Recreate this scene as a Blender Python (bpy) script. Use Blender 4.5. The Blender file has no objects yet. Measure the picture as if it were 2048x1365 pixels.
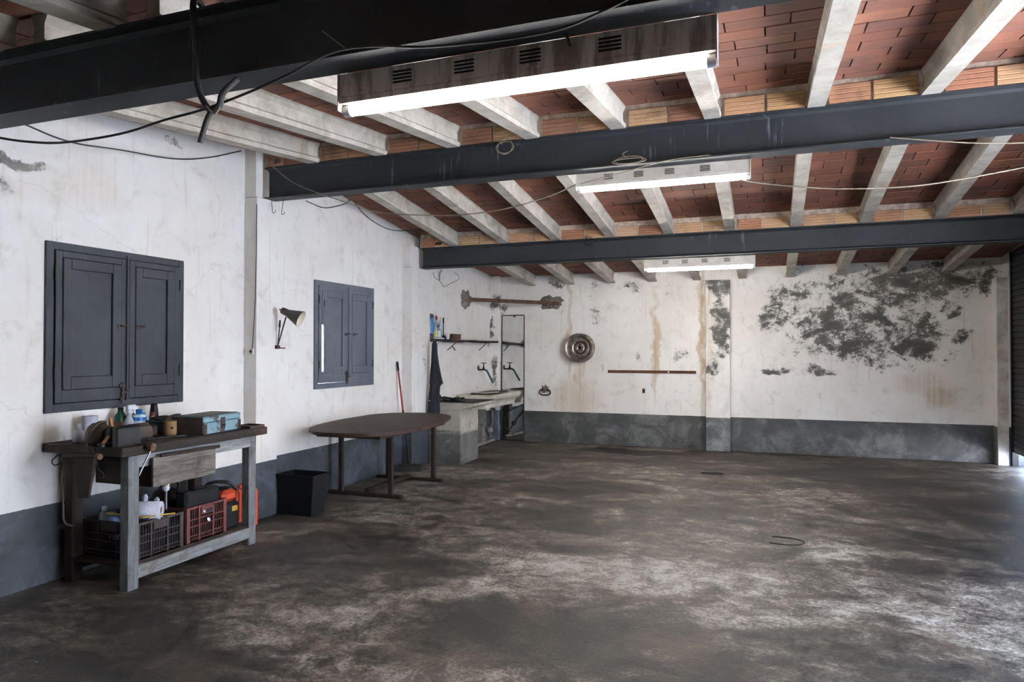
import bpy, bmesh, math, random
from mathutils import Vector, Matrix
random.seed(7)
S = bpy.context.scene
COL = S.collection
# ------------------------------------------------------------------ camera
CAMP = Vector((4.6726, 0.0, 1.6)); FPX = 1387.57
YAW, PIT, ROL = map(math.radians, (-20.2776, 0.7783, -0.0064))
FW = Vector((math.sin(YAW)*math.cos(PIT), math.cos(YAW)*math.cos(PIT), math.sin(PIT)))
RT = Vector((math.cos(YAW), -math.sin(YAW), 0)); UP = RT.cross(FW)
cam = bpy.data.cameras.new('camera'); co = bpy.data.objects.new('camera', cam); COL.objects.link(co)
cam.sensor_width = 36; cam.lens = FPX/2048*36; cam.clip_start = 0.05; cam.clip_end = 300
co.matrix_world = Matrix(((RT.x, UP.x, -FW.x, CAMP.x), (RT.y, UP.y, -FW.y, CAMP.y), (RT.z, UP.z, -FW.z, CAMP.z), (0, 0, 0, 1)))
S.camera = co
def hit(u, v, ax, val):
    d = FW + RT*((u-1024)/FPX) - UP*((v-682.5)/FPX)
    return CAMP + d*((val-CAMP[ax])/d[ax])
def hx(u, v, x=0.): return hit(u, v, 0, x)
def hy(u, v, y): return hit(u, v, 1, y)
def hz(u, v, z=0.): return hit(u, v, 2, z)
# ------------------------------------------------------------------ world, sun, exposure
S.view_settings.view_transform = 'Standard'; S.view_settings.look = 'None'
S.view_settings.gamma = 1; S.view_settings.use_curve_mapping = False
S.view_settings.exposure = 0.98
W = bpy.data.worlds.new('sky'); S.world = W; W.use_nodes = True
bg = W.node_tree.nodes['Background']; bg.inputs[0].default_value = (0.50, 0.69, 1.0, 1); bg.inputs[1].default_value = 12.0
sl = bpy.data.lights.new('sun', 'SUN'); sl.energy = 300; sl.angle = 0.01; sl.color = (1, .97, .92)
so = bpy.data.objects.new('sun', sl); COL.objects.link(so)
so.rotation_euler = Vector((-0.25, 0.75, 1.0)).to_track_quat('Z', 'Y').to_euler()
TUBE = 112.0
# portals that only guide sampling of the sky through the real openings
def portal(loc, size, rot):
    l = bpy.data.lights.new('portal', 'AREA'); l.shape = 'RECTANGLE'; l.size, l.size_y = size
    l.cycles.is_portal = True
    o = bpy.data.objects.new('portal', l); COL.objects.link(o); o.location = loc; o.rotation_euler = rot
portal((7.86, 3.95, 1.3), (2.6, 2.7), (0, math.pi/2, 0))
portal((7.86, 10.1, .12), (.22, 2.5), (0, math.pi/2, 0))
# ------------------------------------------------------------------ material tools
def lin(c):
    return tuple((x/255/12.92 if x <= 10 else ((x/255+.055)/1.055)**2.4) for x in c) + (1,)
class NT:
    def __init__(s, name):
        s.m = bpy.data.materials.new(name); s.m.use_nodes = True
        s.t = s.m.node_tree; s.b = s.t.nodes['Principled BSDF']
        s.tc = s.t.nodes.new('ShaderNodeTexCoord'); s.P = s.tc.outputs['Object']
    def n(s, typ, *ins, **kw):
        nd = s.t.nodes.new(typ)
        for k, v in kw.items(): setattr(nd, k, v)
        for k, v in enumerate(ins):
            if v is None: continue
            s.put(nd.inputs[k], v)
        return nd
    def put(s, inp, v):
        if isinstance(v, bpy.types.NodeSocket): s.t.links.new(v, inp)
        else: inp.default_value = v
    def math(s, op, a, b=None, c=None, clamp=False):
        nd = s.n('ShaderNodeMath', a, b, c, operation=op); nd.use_clamp = clamp; return nd.outputs[0]
    def vm(s, op, a, b=None):
        nd = s.n('ShaderNodeVectorMath', a, b, operation=op); return nd.outputs[1 if op == 'LENGTH' else 0]
    def noise(s, scale, detail=4, rough=.55, dist=0., P=None, sc=None):
        P = P or s.P
        if sc: P = s.vm('MULTIPLY', P, sc)
        nd = s.t.nodes.new('ShaderNodeTexNoise'); s.put(nd.inputs['Vector'], P)
        nd.inputs['Scale'].default_value = scale; nd.inputs['Detail'].default_value = detail
        nd.inputs['Roughness'].default_value = rough; nd.inputs['Distortion'].default_value = dist
        s.last = nd; return nd.outputs[0]
    def step(s, x, a, b, lo=0., hi=1.):
        nd = s.t.nodes.new('ShaderNodeMapRange'); nd.interpolation_type = 'SMOOTHSTEP'
        s.put(nd.inputs[0], x)
        for i, v in ((1, a), (2, b), (3, lo), (4, hi)): nd.inputs[i].default_value = v
        return nd.outputs[0]
    def mix(s, f, a, b, mode='MIX'):
        nd = s.t.nodes.new('ShaderNodeMix'); nd.data_type = 'RGBA'; nd.blend_type = mode
        s.put(nd.inputs[0], f); s.put(nd.inputs[6], a); s.put(nd.inputs[7], b); return nd.outputs[2]
    def ramp(s, f, pts):
        nd = s.t.nodes.new('ShaderNodeValToRGB'); s.put(nd.inputs[0], f); e = nd.color_ramp.elements
        while len(e) < len(pts): e.new(.5)
        for i, (p, c) in enumerate(pts): e[i].position = p; e[i].color = c if len(c) == 4 else lin(c)
        return nd.outputs[0]
    def xyz(s, P=None):
        return s.n('ShaderNodeSeparateXYZ', P or s.P).outputs
    def blobs(s, lst, P):
        """soft elliptical patches; lst of (centre, radii, strength); radius 0 = ignore that axis"""
        acc = None
        for c, r, k in lst:
            v = s.vm('MULTIPLY', s.vm('SUBTRACT', P, tuple(c)), tuple(1/q if q else 0 for q in r))
            m = s.step(s.vm('LENGTH', v), .25, 1.0, k, 0.)
            acc = m if acc is None else s.math('MAXIMUM', acc, m)
        return acc
    def warp(s, amt, scale, det=3):
        s.noise(scale, det); c = s.last.outputs['Color']
        return s.vm('ADD', s.P, s.vm('MULTIPLY', s.vm('SUBTRACT', c, (.5, .5, .5)), (amt, amt, amt)))
    def done(s, col, rough=.8, metal=0., bump=None, dist=.005, bs=.5, spec=.5):
        s.put(s.b.inputs['Base Color'], col); s.put(s.b.inputs['Roughness'], rough); s.put(s.b.inputs['Metallic'], metal)
        s.b.inputs['Specular IOR Level'].default_value = spec
        if bump is not None:
            nd = s.t.nodes.new('ShaderNodeBump'); nd.inputs['Strength'].default_value = bs; nd.inputs['Distance'].default_value = dist
            s.put(nd.inputs['Height'], bump); s.t.links.new(nd.outputs[0], s.b.inputs['Normal'])
        return s.m
def simple(name, c1, c2=None, scale=8, rough=.6, metal=0., lo=.35, hi=.65, bump=.003, sc=None, det=5, spec=.5):
    t = NT(name); f = t.noise(scale, det, .6, .3, sc=sc)
    c2 = c2 or tuple(x*.8 for x in c1)
    return t.done(t.mix(t.step(f, lo, hi), lin(c1), lin(c2)), rough, metal, f, bump, spec=spec)
MAT = {}
# plain plaster of the side walls, grey-blue painted dado below 0.535 m
def plaster(name, stains_shade, dado=(62, 67, 76), brown=()):
    t = NT(name); x, y, z = t.xyz()
    big = t.noise(.9, 6, .6, .4); mid = t.noise(5, 8, .65, .3); fin = t.noise(60, 4, .6)
    c = t.mix(t.step(big, .35, .7), lin((232, 228, 222)), lin((220, 214, 206)))
    c = t.mix(t.step(mid, .5, .78, 0, .5), c, lin((172, 164, 152)))
    drip = t.noise(3, 4, .6, .2, sc=(6, 6, .35))
    c = t.mix(t.step(drip, .56, .78, 0, .42), c, lin((176, 158, 130)))
    wp = t.warp(.5, 2.4, 7)
    if brown:
        bm = t.blobs(brown, wp); c = t.mix(t.math('MULTIPLY', bm, t.step(drip, .3, .6, .45, 1)), c, lin((176, 148, 108)))
    grain = t.noise(9, 10, .78, .6)
    if stains_shade:
        sm = t.blobs(stains_shade, wp)
        g2 = t.noise(42, 7, .8, .3); g3 = t.noise(2.3, 8, .72, .5, sc=(1, 1, 1.6))
        k = t.math('ADD', t.math('MULTIPLY', t.math('SUBTRACT', grain, .5), 2.0), t.math('ADD', t.math('MULTIPLY', t.math('SUBTRACT', g2, .5), 1.3), t.math('MULTIPLY', t.math('SUBTRACT', g3, .5), 3.2)))
        k = t.step(t.math('ADD', sm, k), .42, .92, 0, .95)
        c = t.mix(t.math('MULTIPLY', t.step(sm, .1, 1.), .3), c, lin((150, 146, 140)))
        c = t.mix(t.math('MULTIPLY', k, t.step(sm, 0.02, .2)), c, t.mix(t.step(g3, .35, .65), lin((104, 99, 92)), lin((58, 57, 55))))
    # fine cracks
    vo = t.t.nodes.new('ShaderNodeTexVoronoi'); vo.feature = 'DISTANCE_TO_EDGE'; t.put(vo.inputs['Vector'], t.warp(.5, 2.2, 4)); vo.inputs['Scale'].default_value = .45
    ck = t.step(vo.outputs['Distance'], .0, .0025, .22, 0.)
    c = t.mix(ck, c, lin((120, 115, 108)))
    # painted dado
    dm = t.mix(t.step(mid, .35, .7), lin(dado), lin(tuple(v*1.3 for v in dado)))
    dm = t.mix(t.step(t.noise(2.2, 7, .7, .5), .45, .65, 0, .8), dm, lin(tuple(v*1.9 for v in dado)))
    dm = t.mix(t.step(t.noise(4.5, 9, .75), .66, .72, 0, .8), dm, lin((176, 174, 170)))
    dm = t.mix(t.step(t.noise(1.6, 8, .7, .8), .55, .7, 0, .8), dm, lin((30, 30, 31)))
    zz = t.math('ADD', z, t.math('MULTIPLY', t.math('SUBTRACT', grain, .5), .012))
    c = t.mix(t.step(zz, .533, .537), dm, c)
    h = t.math('ADD', t.math('MULTIPLY', mid, .5), t.math('MULTIPLY', fin, .25))
    return t.done(c, t.step(z, .53, .54, .6, .9), 0, h, .008, .45)
def bl(u, v, ru, rv, k=1., y=11.61):
    p = hy(u, v, y); s = (p-CAMP).dot(FW)/FPX
    return ((p.x, p.y, p.z), (ru*s, 0, rv*s), k)
def lb(u, v, ru, rv, k=1.):
    p = hx(u, v, 0); s = (p-CAMP).dot(FW)/FPX
    return ((0, p.y, p.z), (0, ru*s*2.2, rv*s), k)
MAT['wall_left'] = plaster('left wall plaster', [lb(40, 315, 45, 26, 1), lb(0, 365, 22, 32, .9), lb(345, 285, 14, 14, .7), lb(95, 470, 10, 14, .4),
    lb(990, 650, 10, 120, .5), lb(980, 575, 14, 30, .5), lb(215, 905, 30, 30, .35), lb(830, 720, 6, 60, .55)], (40, 43, 48), [lb(135, 380, 90, 60, .2)])
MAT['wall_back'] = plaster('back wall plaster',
    [bl(1545, 640, 45, 62, .78), bl(1555, 739, 42, 13, .85), bl(1648, 742, 48, 17, .95), bl(1632, 690, 30, 42, .9), bl(1668, 640, 62, 45, .84), bl(1690, 603, 80, 26, .95),
     bl(1775, 600, 60, 22, .95), bl(1750, 695, 46, 48, .88), bl(1805, 605, 50, 28, .95), bl(1845, 688, 52, 46, .95), bl(1828, 635, 40, 50, .9), bl(1905, 615, 30, 34, .85),
     bl(1922, 678, 34, 24, .9), bl(1860, 545, 170, 32, .9), bl(1560, 585, 60, 45, .55), bl(1925, 590, 60, 36, .7), bl(1270, 568, 40, 26, .5), bl(1362, 705, 18, 26, .72), bl(1283, 715, 9, 22, .6), bl(1340, 590, 30, 30, .42),
     bl(1010, 700, 16, 170, .5), bl(1205, 737, 9, 10, .7), bl(1190, 600, 28, 70, .42), bl(1105, 568, 40, 18, .5), bl(1720, 595, 260, 100, .72), bl(1730, 665, 240, 110, .74), bl(1840, 560, 200, 55, 1.05), bl(1960, 560, 60, 60, .8)],  # upper right blobs also paint the corner's shade over the mould
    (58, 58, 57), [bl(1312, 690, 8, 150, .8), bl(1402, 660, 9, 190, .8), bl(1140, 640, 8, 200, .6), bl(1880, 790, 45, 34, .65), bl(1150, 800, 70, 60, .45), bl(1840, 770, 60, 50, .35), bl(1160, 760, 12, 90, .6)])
MAT['pilaster_back'] = plaster('back pilaster plaster', [bl(1437, 640, 30, 130, .95, 11.44), bl(1437, 570, 40, 60, .9, 11.44), bl(1425, 735, 24, 50, .7, 11.44)], (74, 75, 74), [bl(1411, 690, 9, 200, .5, 11.44)])
MAT['pier_corner'] = plaster('corner pier plaster', [((.08, 11.5, 2.45), (.12, 0, .35), .85), ((.06, 11.5, 2.0), (.09, 0, .25), .8), ((.06, 11.5, 1.3), (.14, 0, .32), .95), ((.04, 11.5, 1.1), (.08, 0, .3), .85), ((7.7, 11.4, 2.1), (.1, 0, .5), .6)])
def mk_floor():
    t = NT('worn concrete floor')
    wp = t.warp(.8, 1.1, 6)
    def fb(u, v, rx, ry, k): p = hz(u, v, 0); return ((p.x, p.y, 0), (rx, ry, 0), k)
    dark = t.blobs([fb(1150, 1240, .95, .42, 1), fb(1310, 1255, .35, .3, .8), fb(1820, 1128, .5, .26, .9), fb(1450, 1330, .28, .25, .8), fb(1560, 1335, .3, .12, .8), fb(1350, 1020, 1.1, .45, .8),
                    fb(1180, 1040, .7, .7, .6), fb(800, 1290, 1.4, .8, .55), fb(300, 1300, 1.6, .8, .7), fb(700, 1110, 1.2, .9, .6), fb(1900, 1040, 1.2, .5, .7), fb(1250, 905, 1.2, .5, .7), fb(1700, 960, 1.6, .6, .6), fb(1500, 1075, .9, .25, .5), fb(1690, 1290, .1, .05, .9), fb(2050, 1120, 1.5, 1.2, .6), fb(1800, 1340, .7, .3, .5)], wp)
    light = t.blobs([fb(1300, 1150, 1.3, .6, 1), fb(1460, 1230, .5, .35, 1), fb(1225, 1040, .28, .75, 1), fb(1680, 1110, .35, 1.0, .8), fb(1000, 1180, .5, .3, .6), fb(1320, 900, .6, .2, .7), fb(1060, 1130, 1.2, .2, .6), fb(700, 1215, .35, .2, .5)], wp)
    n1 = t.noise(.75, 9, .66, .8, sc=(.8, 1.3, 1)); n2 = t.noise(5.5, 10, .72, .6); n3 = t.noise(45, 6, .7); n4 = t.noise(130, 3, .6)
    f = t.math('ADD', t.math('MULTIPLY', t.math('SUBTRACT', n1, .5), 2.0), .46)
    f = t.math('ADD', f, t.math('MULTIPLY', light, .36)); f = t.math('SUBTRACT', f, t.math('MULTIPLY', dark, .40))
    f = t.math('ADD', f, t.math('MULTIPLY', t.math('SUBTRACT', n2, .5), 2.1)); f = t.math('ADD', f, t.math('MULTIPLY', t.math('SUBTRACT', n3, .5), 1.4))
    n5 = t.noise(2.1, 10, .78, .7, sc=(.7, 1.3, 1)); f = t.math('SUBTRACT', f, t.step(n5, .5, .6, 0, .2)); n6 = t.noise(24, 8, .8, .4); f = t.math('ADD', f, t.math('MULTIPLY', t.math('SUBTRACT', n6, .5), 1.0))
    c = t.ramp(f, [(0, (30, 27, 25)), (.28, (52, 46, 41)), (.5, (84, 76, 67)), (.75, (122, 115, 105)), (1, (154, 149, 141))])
    c = t.mix(t.step(t.noise(1.7, 6, .6, .4), .5, .75, 0, .5), c, lin((84, 70, 55)))
    lite = t.math('MULTIPLY', t.step(t.noise(13, 8, .75, .5), .6, .7), t.step(t.noise(1.3, 5, .6), .48, .62, 0, .55))
    c = t.mix(lite, c, lin((172, 160, 142)))
    return t.done(c, t.step(f, .1, .9, .42, .62), 0, t.math('ADD', t.math('MULTIPLY', n3, .6), t.math('ADD', n2, t.math('MULTIPLY', n4, .6))), .012, .6, .4)
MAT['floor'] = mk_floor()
def mk_brick(name, cols, seed=0.):
    t = NT(name); gi = t.t.nodes.new('ShaderNodeNewGeometry'); oi = t.t.nodes.new('ShaderNodeObjectInfo')
    r = t.math('FRACT', t.math('ADD', t.math('ADD', gi.outputs['Random Per Island'], oi.outputs['Random']), seed))
    n = len(cols); c = t.ramp(r, [(i/(n-1), q) for i, q in enumerate(cols)])
    P = t.n('ShaderNodeCombineXYZ', None, None, t.math('MULTIPLY', r, 37.)).outputs[0]
    P = t.vm('ADD', gi.outputs['Position'], P)
    st = t.noise(4, 6, .65, .4, P=P, sc=(1.2, 14, 3)); sp = t.noise(22, 6, .7, P=P)
    c = t.mix(t.step(st, .5, .72, 0, .4), c, lin((72, 50, 42)))
    c = t.mix(t.step(t.noise(2.4, 5, .6, P=gi.outputs['Position']), .5, .7, 0, .55), c, lin((54, 38, 35)))
    c = t.mix(t.step(t.noise(7, 8, .72, .5, P=P, sc=(.5, 3, 1)), .62, .72, 0, .5), c, lin((138, 104, 86)))
    return t.done(c, .85, 0, t.math('ADD', st, sp), .006, .5)
MAT['brick'] = mk_brick('ceiling clay tile', [(112, 64, 45), (96, 55, 40), (124, 76, 52), (86, 50, 39), (104, 60, 44), (116, 68, 47), (92, 54, 43)])
MAT['infill'] = mk_brick('yellow hollow clay brick', [(148, 110, 80), (130, 84, 62), (158, 126, 92), (118, 76, 60), (144, 112, 74), (166, 136, 110)], .3)
MAT['mortar'] = simple('old mortar', (172, 156, 142), (128, 112, 100), 14, .95, bump=.01)
MAT['joist'] = simple('cast concrete joist', (196, 190, 180), (162, 154, 142), 5, .9, bump=.006, det=9)
def mk_joist():
    t = NT('cast concrete joist'); gi = t.t.nodes.new('ShaderNodeNewGeometry'); P = gi.outputs['Position']
    a = t.noise(3, 9, .7, .5, P=P); b = t.noise(38, 6, .75, P=P)
    c = t.mix(t.step(a, .35, .7), lin((182, 175, 164)), lin((140, 132, 120)))
    c = t.mix(t.step(b, .55, .75, 0, .5), c, lin((98, 92, 84)))
    c = t.mix(t.step(t.noise(1.6, 6, .6, .6, P=P), .6, .75, 0, .5), c, lin((170, 138, 98)))
    return t.done(c, .92, 0, t.math('ADD', a, b), .006, .6)
MAT['joist'] = mk_joist()
def mk_steel():
    t = NT('grey painted steel beam'); x, y, z = t.xyz()
    a = t.noise(1.3, 6, .6, .4); b = t.noise(55, 5, .75)
    c = t.mix(t.step(a, .3, .7), lin((38, 40, 43)), lin((28, 30, 33)))
    c = t.mix(t.step(b, .70, .74, 0, .8), c, lin((170, 166, 160)))
    c = t.mix(t.step(b, .30, .27, 0, .8), c, lin((34, 28, 26)))
    c = t.mix(t.math('MULTIPLY', t.step(t.noise(12, 3, .5, sc=(3, 1, .15)), .6, .7, 0, .35), t.step(a, .5, .6)), c, lin((120, 124, 132)))
    return t.done(c, .6, 0, b, .002, .4, .25)
MAT['steel'] = mk_steel()
def mk_bluewood(nm, c1, c2, c3):
    t = NT(nm); x, y, z = t.xyz()
    a = t.noise(2.2, 7, .65, .5); g = t.noise(9, 8, .7, .3, sc=(1, 6, .5)); ch = t.noise(14, 7, .7, .4, sc=(1, 3, .6))
    c = t.mix(t.step(a, .35, .68), lin(c1), lin(c2))
    c = t.mix(t.step(g, .5, .7, 0, .5), c, lin(c3))
    c = t.mix(t.math('MULTIPLY', t.step(ch, .66, .7), t.step(a, .42, .55)), c, lin((52, 46, 42)))
    return t.done(c, .62, 0, t.math('ADD', g, ch), .003, .5, .3)
MAT['shutter_a'] = mk_bluewood('dark blue-grey shutter paint', (46, 48, 52), (31, 33, 37), (27, 28, 32))
MAT['shutter_b'] = mk_bluewood('blue-grey shutter paint', (84, 87, 95), (74, 77, 86), (60, 62, 70))
def wood(name, c1, c2, c3, ax=(1, 1, 8), s=5, rough=.75):
    t = NT(name); g = t.noise(s, 8, .7, .6, sc=ax); p = t.noise(3.5, 8, .7, .5)
    c = t.mix(t.step(g, .35, .65), lin(c1), lin(c2)); c = t.mix(t.step(p, .5, .68, 0, .8), c, lin(c3))
    return t.done(c, rough, 0, g, .006, .6, .25)
MAT['bench_paint'] = wood('weathered pale painted timber', (106, 108, 110), (80, 80, 81), (60, 52, 45), (7, 7, .8))
MAT['bench_paint_y'] = wood('weathered pale painted rail', (126, 127, 128), (96, 96, 96), (78, 66, 56), (7, .8, 7))
MAT['bench_top'] = wood('oily dark bench plank', (44, 36, 31), (30, 25, 23), (72, 57, 44), (9, .8, 9))
MAT['drawer'] = wood('bleached rough drawer board', (104, 98, 92), (66, 60, 56), (48, 42, 40), (6, .7, 9), 6)
MAT['table'] = wood('dark stained table wood', (52, 33, 25), (35, 23, 19), (70, 42, 30), (8, .8, 8), 5, .6)
MAT['darkwood'] = wood('dark brown wood', (44, 33, 27), (29, 23, 20), (52, 38, 30), (6, 2, 2), 6)
MAT['tanwood'] = wood('tan handle wood', (142, 96, 50), (116, 74, 38), (110, 72, 40), (5, 5, 1), 6, .5)
MAT['brownwood'] = wood('brown batten wood', (96, 64, 40), (72, 46, 30), (54, 36, 28), (.8, 6, 6), 6)
MAT['black'] = simple('black plastic', (17, 18, 20), (13, 14, 15), 10, .6, spec=.2)
MAT['blackmetal'] = simple('dark iron', (38, 36, 36), (26, 25, 26), 20, .5, .6)
MAT['rust'] = simple('rusty iron', (96, 66, 50), (60, 44, 38), 16, .85, .2, bump=.006)
MAT['rustdark'] = simple('rusted dark paint', (70, 46, 40), (44, 32, 30), 18, .7, .2)
MAT['rope'] = simple('black cable', (30, 28, 27), (22, 21, 21), 12, .7)
MAT['wire'] = simple('pale electric cable', (128, 117, 101), (104, 94, 80), 10, .6)
MAT['white'] = simple('white plastic', (206, 208, 214), (196, 198, 206), 8, .4)
MAT['paper'] = simple('white paper', (180, 180, 192), (160, 160, 174), 12, .9)
MAT['red'] = simple('red plastic', (132, 26, 28), (112, 22, 25), 8, .45)
MAT['blue'] = simple('bright blue plastic', (22, 108, 170), (18, 92, 150), 8, .45)
MAT['dullblue'] = simple('dull blue plastic', (62, 78, 112), (50, 64, 96), 8, .5)
MAT['teal'] = simple('green hose', (22, 84, 84), (16, 70, 72), 10, .5)
MAT['orange'] = simple('orange plastic', (172, 62, 28), (152, 52, 24), 7, .5)
MAT['yellow'] = simple('yellow plastic', (160, 130, 32), (140, 112, 30), 8, .5)
MAT['crate_red'] = simple('red-brown crate plastic', (92, 40, 35), (72, 34, 31), 9, .5)
MAT['crate_dark'] = simple('dark maroon crate plastic', (42, 28, 28), (33, 24, 24), 9, .5)
MAT['teal_paint'] = simple('chipped light blue paint', (96, 124, 134), (62, 48, 42), 13, .6, lo=.54, hi=.6, bump=.003)
MAT['toolbox_dark'] = simple('rusted toolbox steel', (66, 50, 44), (44, 40, 40), 12, .6, .3)
MAT['green_case'] = simple('dark green case', (17, 42, 38), (14, 32, 31), 10, .5)
MAT['stone'] = simple('washed white stone', (206, 200, 188), (176, 168, 152), 3.5, .6, bump=.003)
MAT['cement'] = simple('grey cement', (128, 124, 118), (96, 92, 88), 9, .95, bump=.012)
MAT['patch'] = simple('cement patch', (118, 110, 102), (88, 80, 74), 18, .95, bump=.015)
MAT['tanroll'] = simple('tan cardboard', (118, 90, 56), (96, 72, 44), 8, .85)
MAT['leather'] = simple('old brown leather', (52, 38, 30), (34, 26, 22), 14, .6)
MAT['cloth'] = simple('navy cloth', (28, 27, 38), (20, 20, 28), 30, .95)
MAT['chrome'] = simple('worn chrome', (120, 122, 126), (92, 94, 98), 10, .38, .9)
MAT['brass'] = simple('brass', (178, 150, 84), (150, 122, 66), 10, .35, .9)
MAT['fixture'] = simple('dirty white enamel', (206, 198, 190), (136, 126, 118), 5, .5, lo=.42, hi=.62, sc=(3, 1, .5))
MAT['fixture2'] = simple('cream enamel', (196, 190, 180), (176, 168, 158), 5, .5)
MAT['lampshade'] = simple('brown-grey lamp enamel', (56, 46, 40), (42, 35, 31), 12, .6)
MAT['lampinner'] = simple('cream lamp inside', (212, 202, 182), (196, 186, 164), 8, .6)
MAT['hub'] = simple('wheel steel', (160, 154, 146), (104, 90, 78), 9, .4, .7)
MAT['label'] = simple('pale paper label', (206, 214, 220), (150, 176, 196), 60, .6, lo=.55, hi=.6)
MAT['greenlabel'] = simple('green and yellow label', (120, 132, 60), (196, 186, 110), 60, .6)
MAT['outside'] = simple('sunlit yard ground', (168, 173, 182), (152, 158, 168), 2, .9)
MAT['slat'] = simple('dark shutter slat', (52, 54, 58), (40, 42, 46), 6, .5, .3)
MAT['greenglass'] = simple('dark green bottle', (16, 58, 44), (12, 44, 34), 8, .2)
t = NT('clear plastic'); t.b.inputs['Transmission Weight'].default_value = .55; MAT['clear'] = t.done(lin((214, 220, 226)), .18)
t = NT('mirror glass'); MAT['mirror'] = t.done(t.mix(t.step(t.noise(3, 5), .4, .7), lin((222, 224, 222)), lin((208, 210, 206))), .015, 1.)
for nm, k in (('tube', .62), ('tube_b', .95), ('tube_c', 1.45)):
    t = NT('lit fluorescent tube'); t.b.inputs['Emission Color'].default_value = (1, .965, .92, 1); t.b.inputs['Emission Strength'].default_value = TUBE*k; MAT[nm] = t.done(lin((240, 240, 245)), .3)
# ------------------------------------------------------------------ mesh tools
class MB:
    def __init__(s): s.v = []; s.f = []; s.sm = []
    def add(s, vs, fs, smooth=False):
        o = len(s.v); s.v += [Vector(p) for p in vs]; s.f += [tuple(i+o for i in f) for f in fs]; s.sm += [smooth]*len(fs); return s
    def box(s, a, b, M=None, ch=0.):
        x0, y0, z0 = (min(a[i], b[i]) for i in range(3)); x1, y1, z1 = (max(a[i], b[i]) for i in range(3))
        if ch > 0:
            ch = min(ch, (x1-x0)*.4, (y1-y0)*.4, (z1-z0)*.4); bm = bmesh.new(); bmesh.ops.create_cube(bm, size=1)
            for v in bm.verts: v.co = Vector(((x0+x1)/2+v.co.x*(x1-x0), (y0+y1)/2+v.co.y*(y1-y0), (z0+z1)/2+v.co.z*(z1-z0)))
            bmesh.ops.bevel(bm, geom=bm.edges[:], offset=ch, segments=1, affect='EDGES')
            vs = [v.co.copy() for v in bm.verts]; fs = [[v.index for v in f.verts] for f in bm.faces]; bm.free()
        else:
            vs = [Vector(p) for p in ((x0, y0, z0), (x1, y0, z0), (x1, y1, z0), (x0, y1, z0), (x0, y0, z1), (x1, y0, z1), (x1, y1, z1), (x0, y1, z1))]
            fs = [(3, 2, 1, 0), (4, 5, 6, 7), (0, 1, 5, 4), (1, 2, 6, 5), (2, 3, 7, 6), (3, 0, 4, 7)]
        if M: vs = [M @ v for v in vs]
        return s.add(vs, fs)
    def bar(s, p, q, w, h, ch=0., roll=0.):
        """rectangular bar from p to q, w wide (horizontal), h tall"""
        p, q = Vector(p), Vector(q); d = (q-p); L = d.length; d.normalize()
        side = d.cross(Vector((0, 0, 1)));
        if side.length < .01: side = Vector((1, 0, 0))
        side.normalize(); up = side.cross(d)
        if roll: R = Matrix.Rotation(roll, 3, d); side = R @ side; up = R @ up
        M = Matrix((( side.x, d.x, up.x, p.x), (side.y, d.y, up.y, p.y), (side.z, d.z, up.z, p.z), (0, 0, 0, 1)))
        return s.box((-w/2, 0, -h/2), (w/2, L, h/2), M, ch)
    def tube(s, pts, r, n=8, cap=True, rs=None):
        pts = [Vector(p) for p in pts]; vs = []; fs = []; m = len(pts); ref = None
        for i, p in enumerate(pts):
            d = (pts[min(i+1, m-1)]-pts[max(i-1, 0)]).normalized()
            if ref is None: ref = Vector((0, 0, 1)) if abs(d.z) < .9 else Vector((1, 0, 0))
            a = (ref - d*ref.dot(d)); a = a.normalized() if a.length > 1e-4 else d.orthogonal().normalized(); ref = a; b = d.cross(a); rr = rs[i] if rs else r
            for k in range(n):
                an = 2*math.pi*k/n; vs.append(p+(a*math.cos(an)+b*math.sin(an))*rr)
        for i in range(m-1):
            for k in range(n): fs.append((i*n+k, i*n+(k+1) % n, (i+1)*n+(k+1) % n, (i+1)*n+k))
        s.add(vs, fs, True)
        if cap: s.add(vs[:n], [tuple(range(n))[::-1]]); s.add(vs[-n:], [tuple(range(n))])
        return s
    def lathe(s, prof, base, axis=(0, 0, 1), n=24, smooth=True, sx=1.):
        ax = Vector(axis).normalized(); a = ax.orthogonal().normalized(); b = ax.cross(a); base = Vector(base); vs = []; fs = []
        for r, h in prof:
            for k in range(n):
                an = 2*math.pi*k/n; vs.append(base+ax*h+(a*math.cos(an)*sx+b*math.sin(an))*max(r, 1e-5))
        for i in range(len(prof)-1):
            for k in range(n): fs.append((i*n+k, i*n+(k+1) % n, (i+1)*n+(k+1) % n, (i+1)*n+k))
        return s.add(vs, fs, smooth)
    def cyl(s, base, r, h, axis=(0, 0, 1), n=20): return s.lathe([(0, 0), (r*.97, 0), (r, .002), (r, h-.002), (r*.97, h), (0, h)], base, axis, n)
    def prism(s, poly, a0, a1, ax):
        """polygon (two coords, cyclic order of the remaining axes) extruded along axis ax"""
        o = [i for i in range(3) if i != ax]
        def P(q, t): v = [0, 0, 0]; v[o[0]], v[o[1]], v[ax] = q[0], q[1], t; return v
        n = len(poly); vs = [P(q, a0) for q in poly]+[P(q, a1) for q in poly]
        return s.add(vs, [tuple(range(n))[::-1], tuple(range(n, 2*n))]+[(i, (i+1) % n, n+(i+1) % n, n+i) for i in range(n)])
    def build(s, name, mat, parent=None, sub=None):
        me = bpy.data.meshes.new(name)
        off = org(parent) if parent else Vector()
        me.from_pydata([tuple(v-off) for v in s.v], [], s.f); me.materials.append(MAT[mat])
        bm = bmesh.new(); bm.from_mesh(me); bmesh.ops.recalc_face_normals(bm, faces=bm.faces[:]); bm.to_mesh(me); bm.free()
        me.polygons.foreach_set('use_smooth', s.sm)
        o = bpy.data.objects.new(name, me); COL.objects.link(o); o.parent = parent
        return o
def org(o):
    v = Vector()
    while o: v += o.location; o = o.parent
    return v
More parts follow.
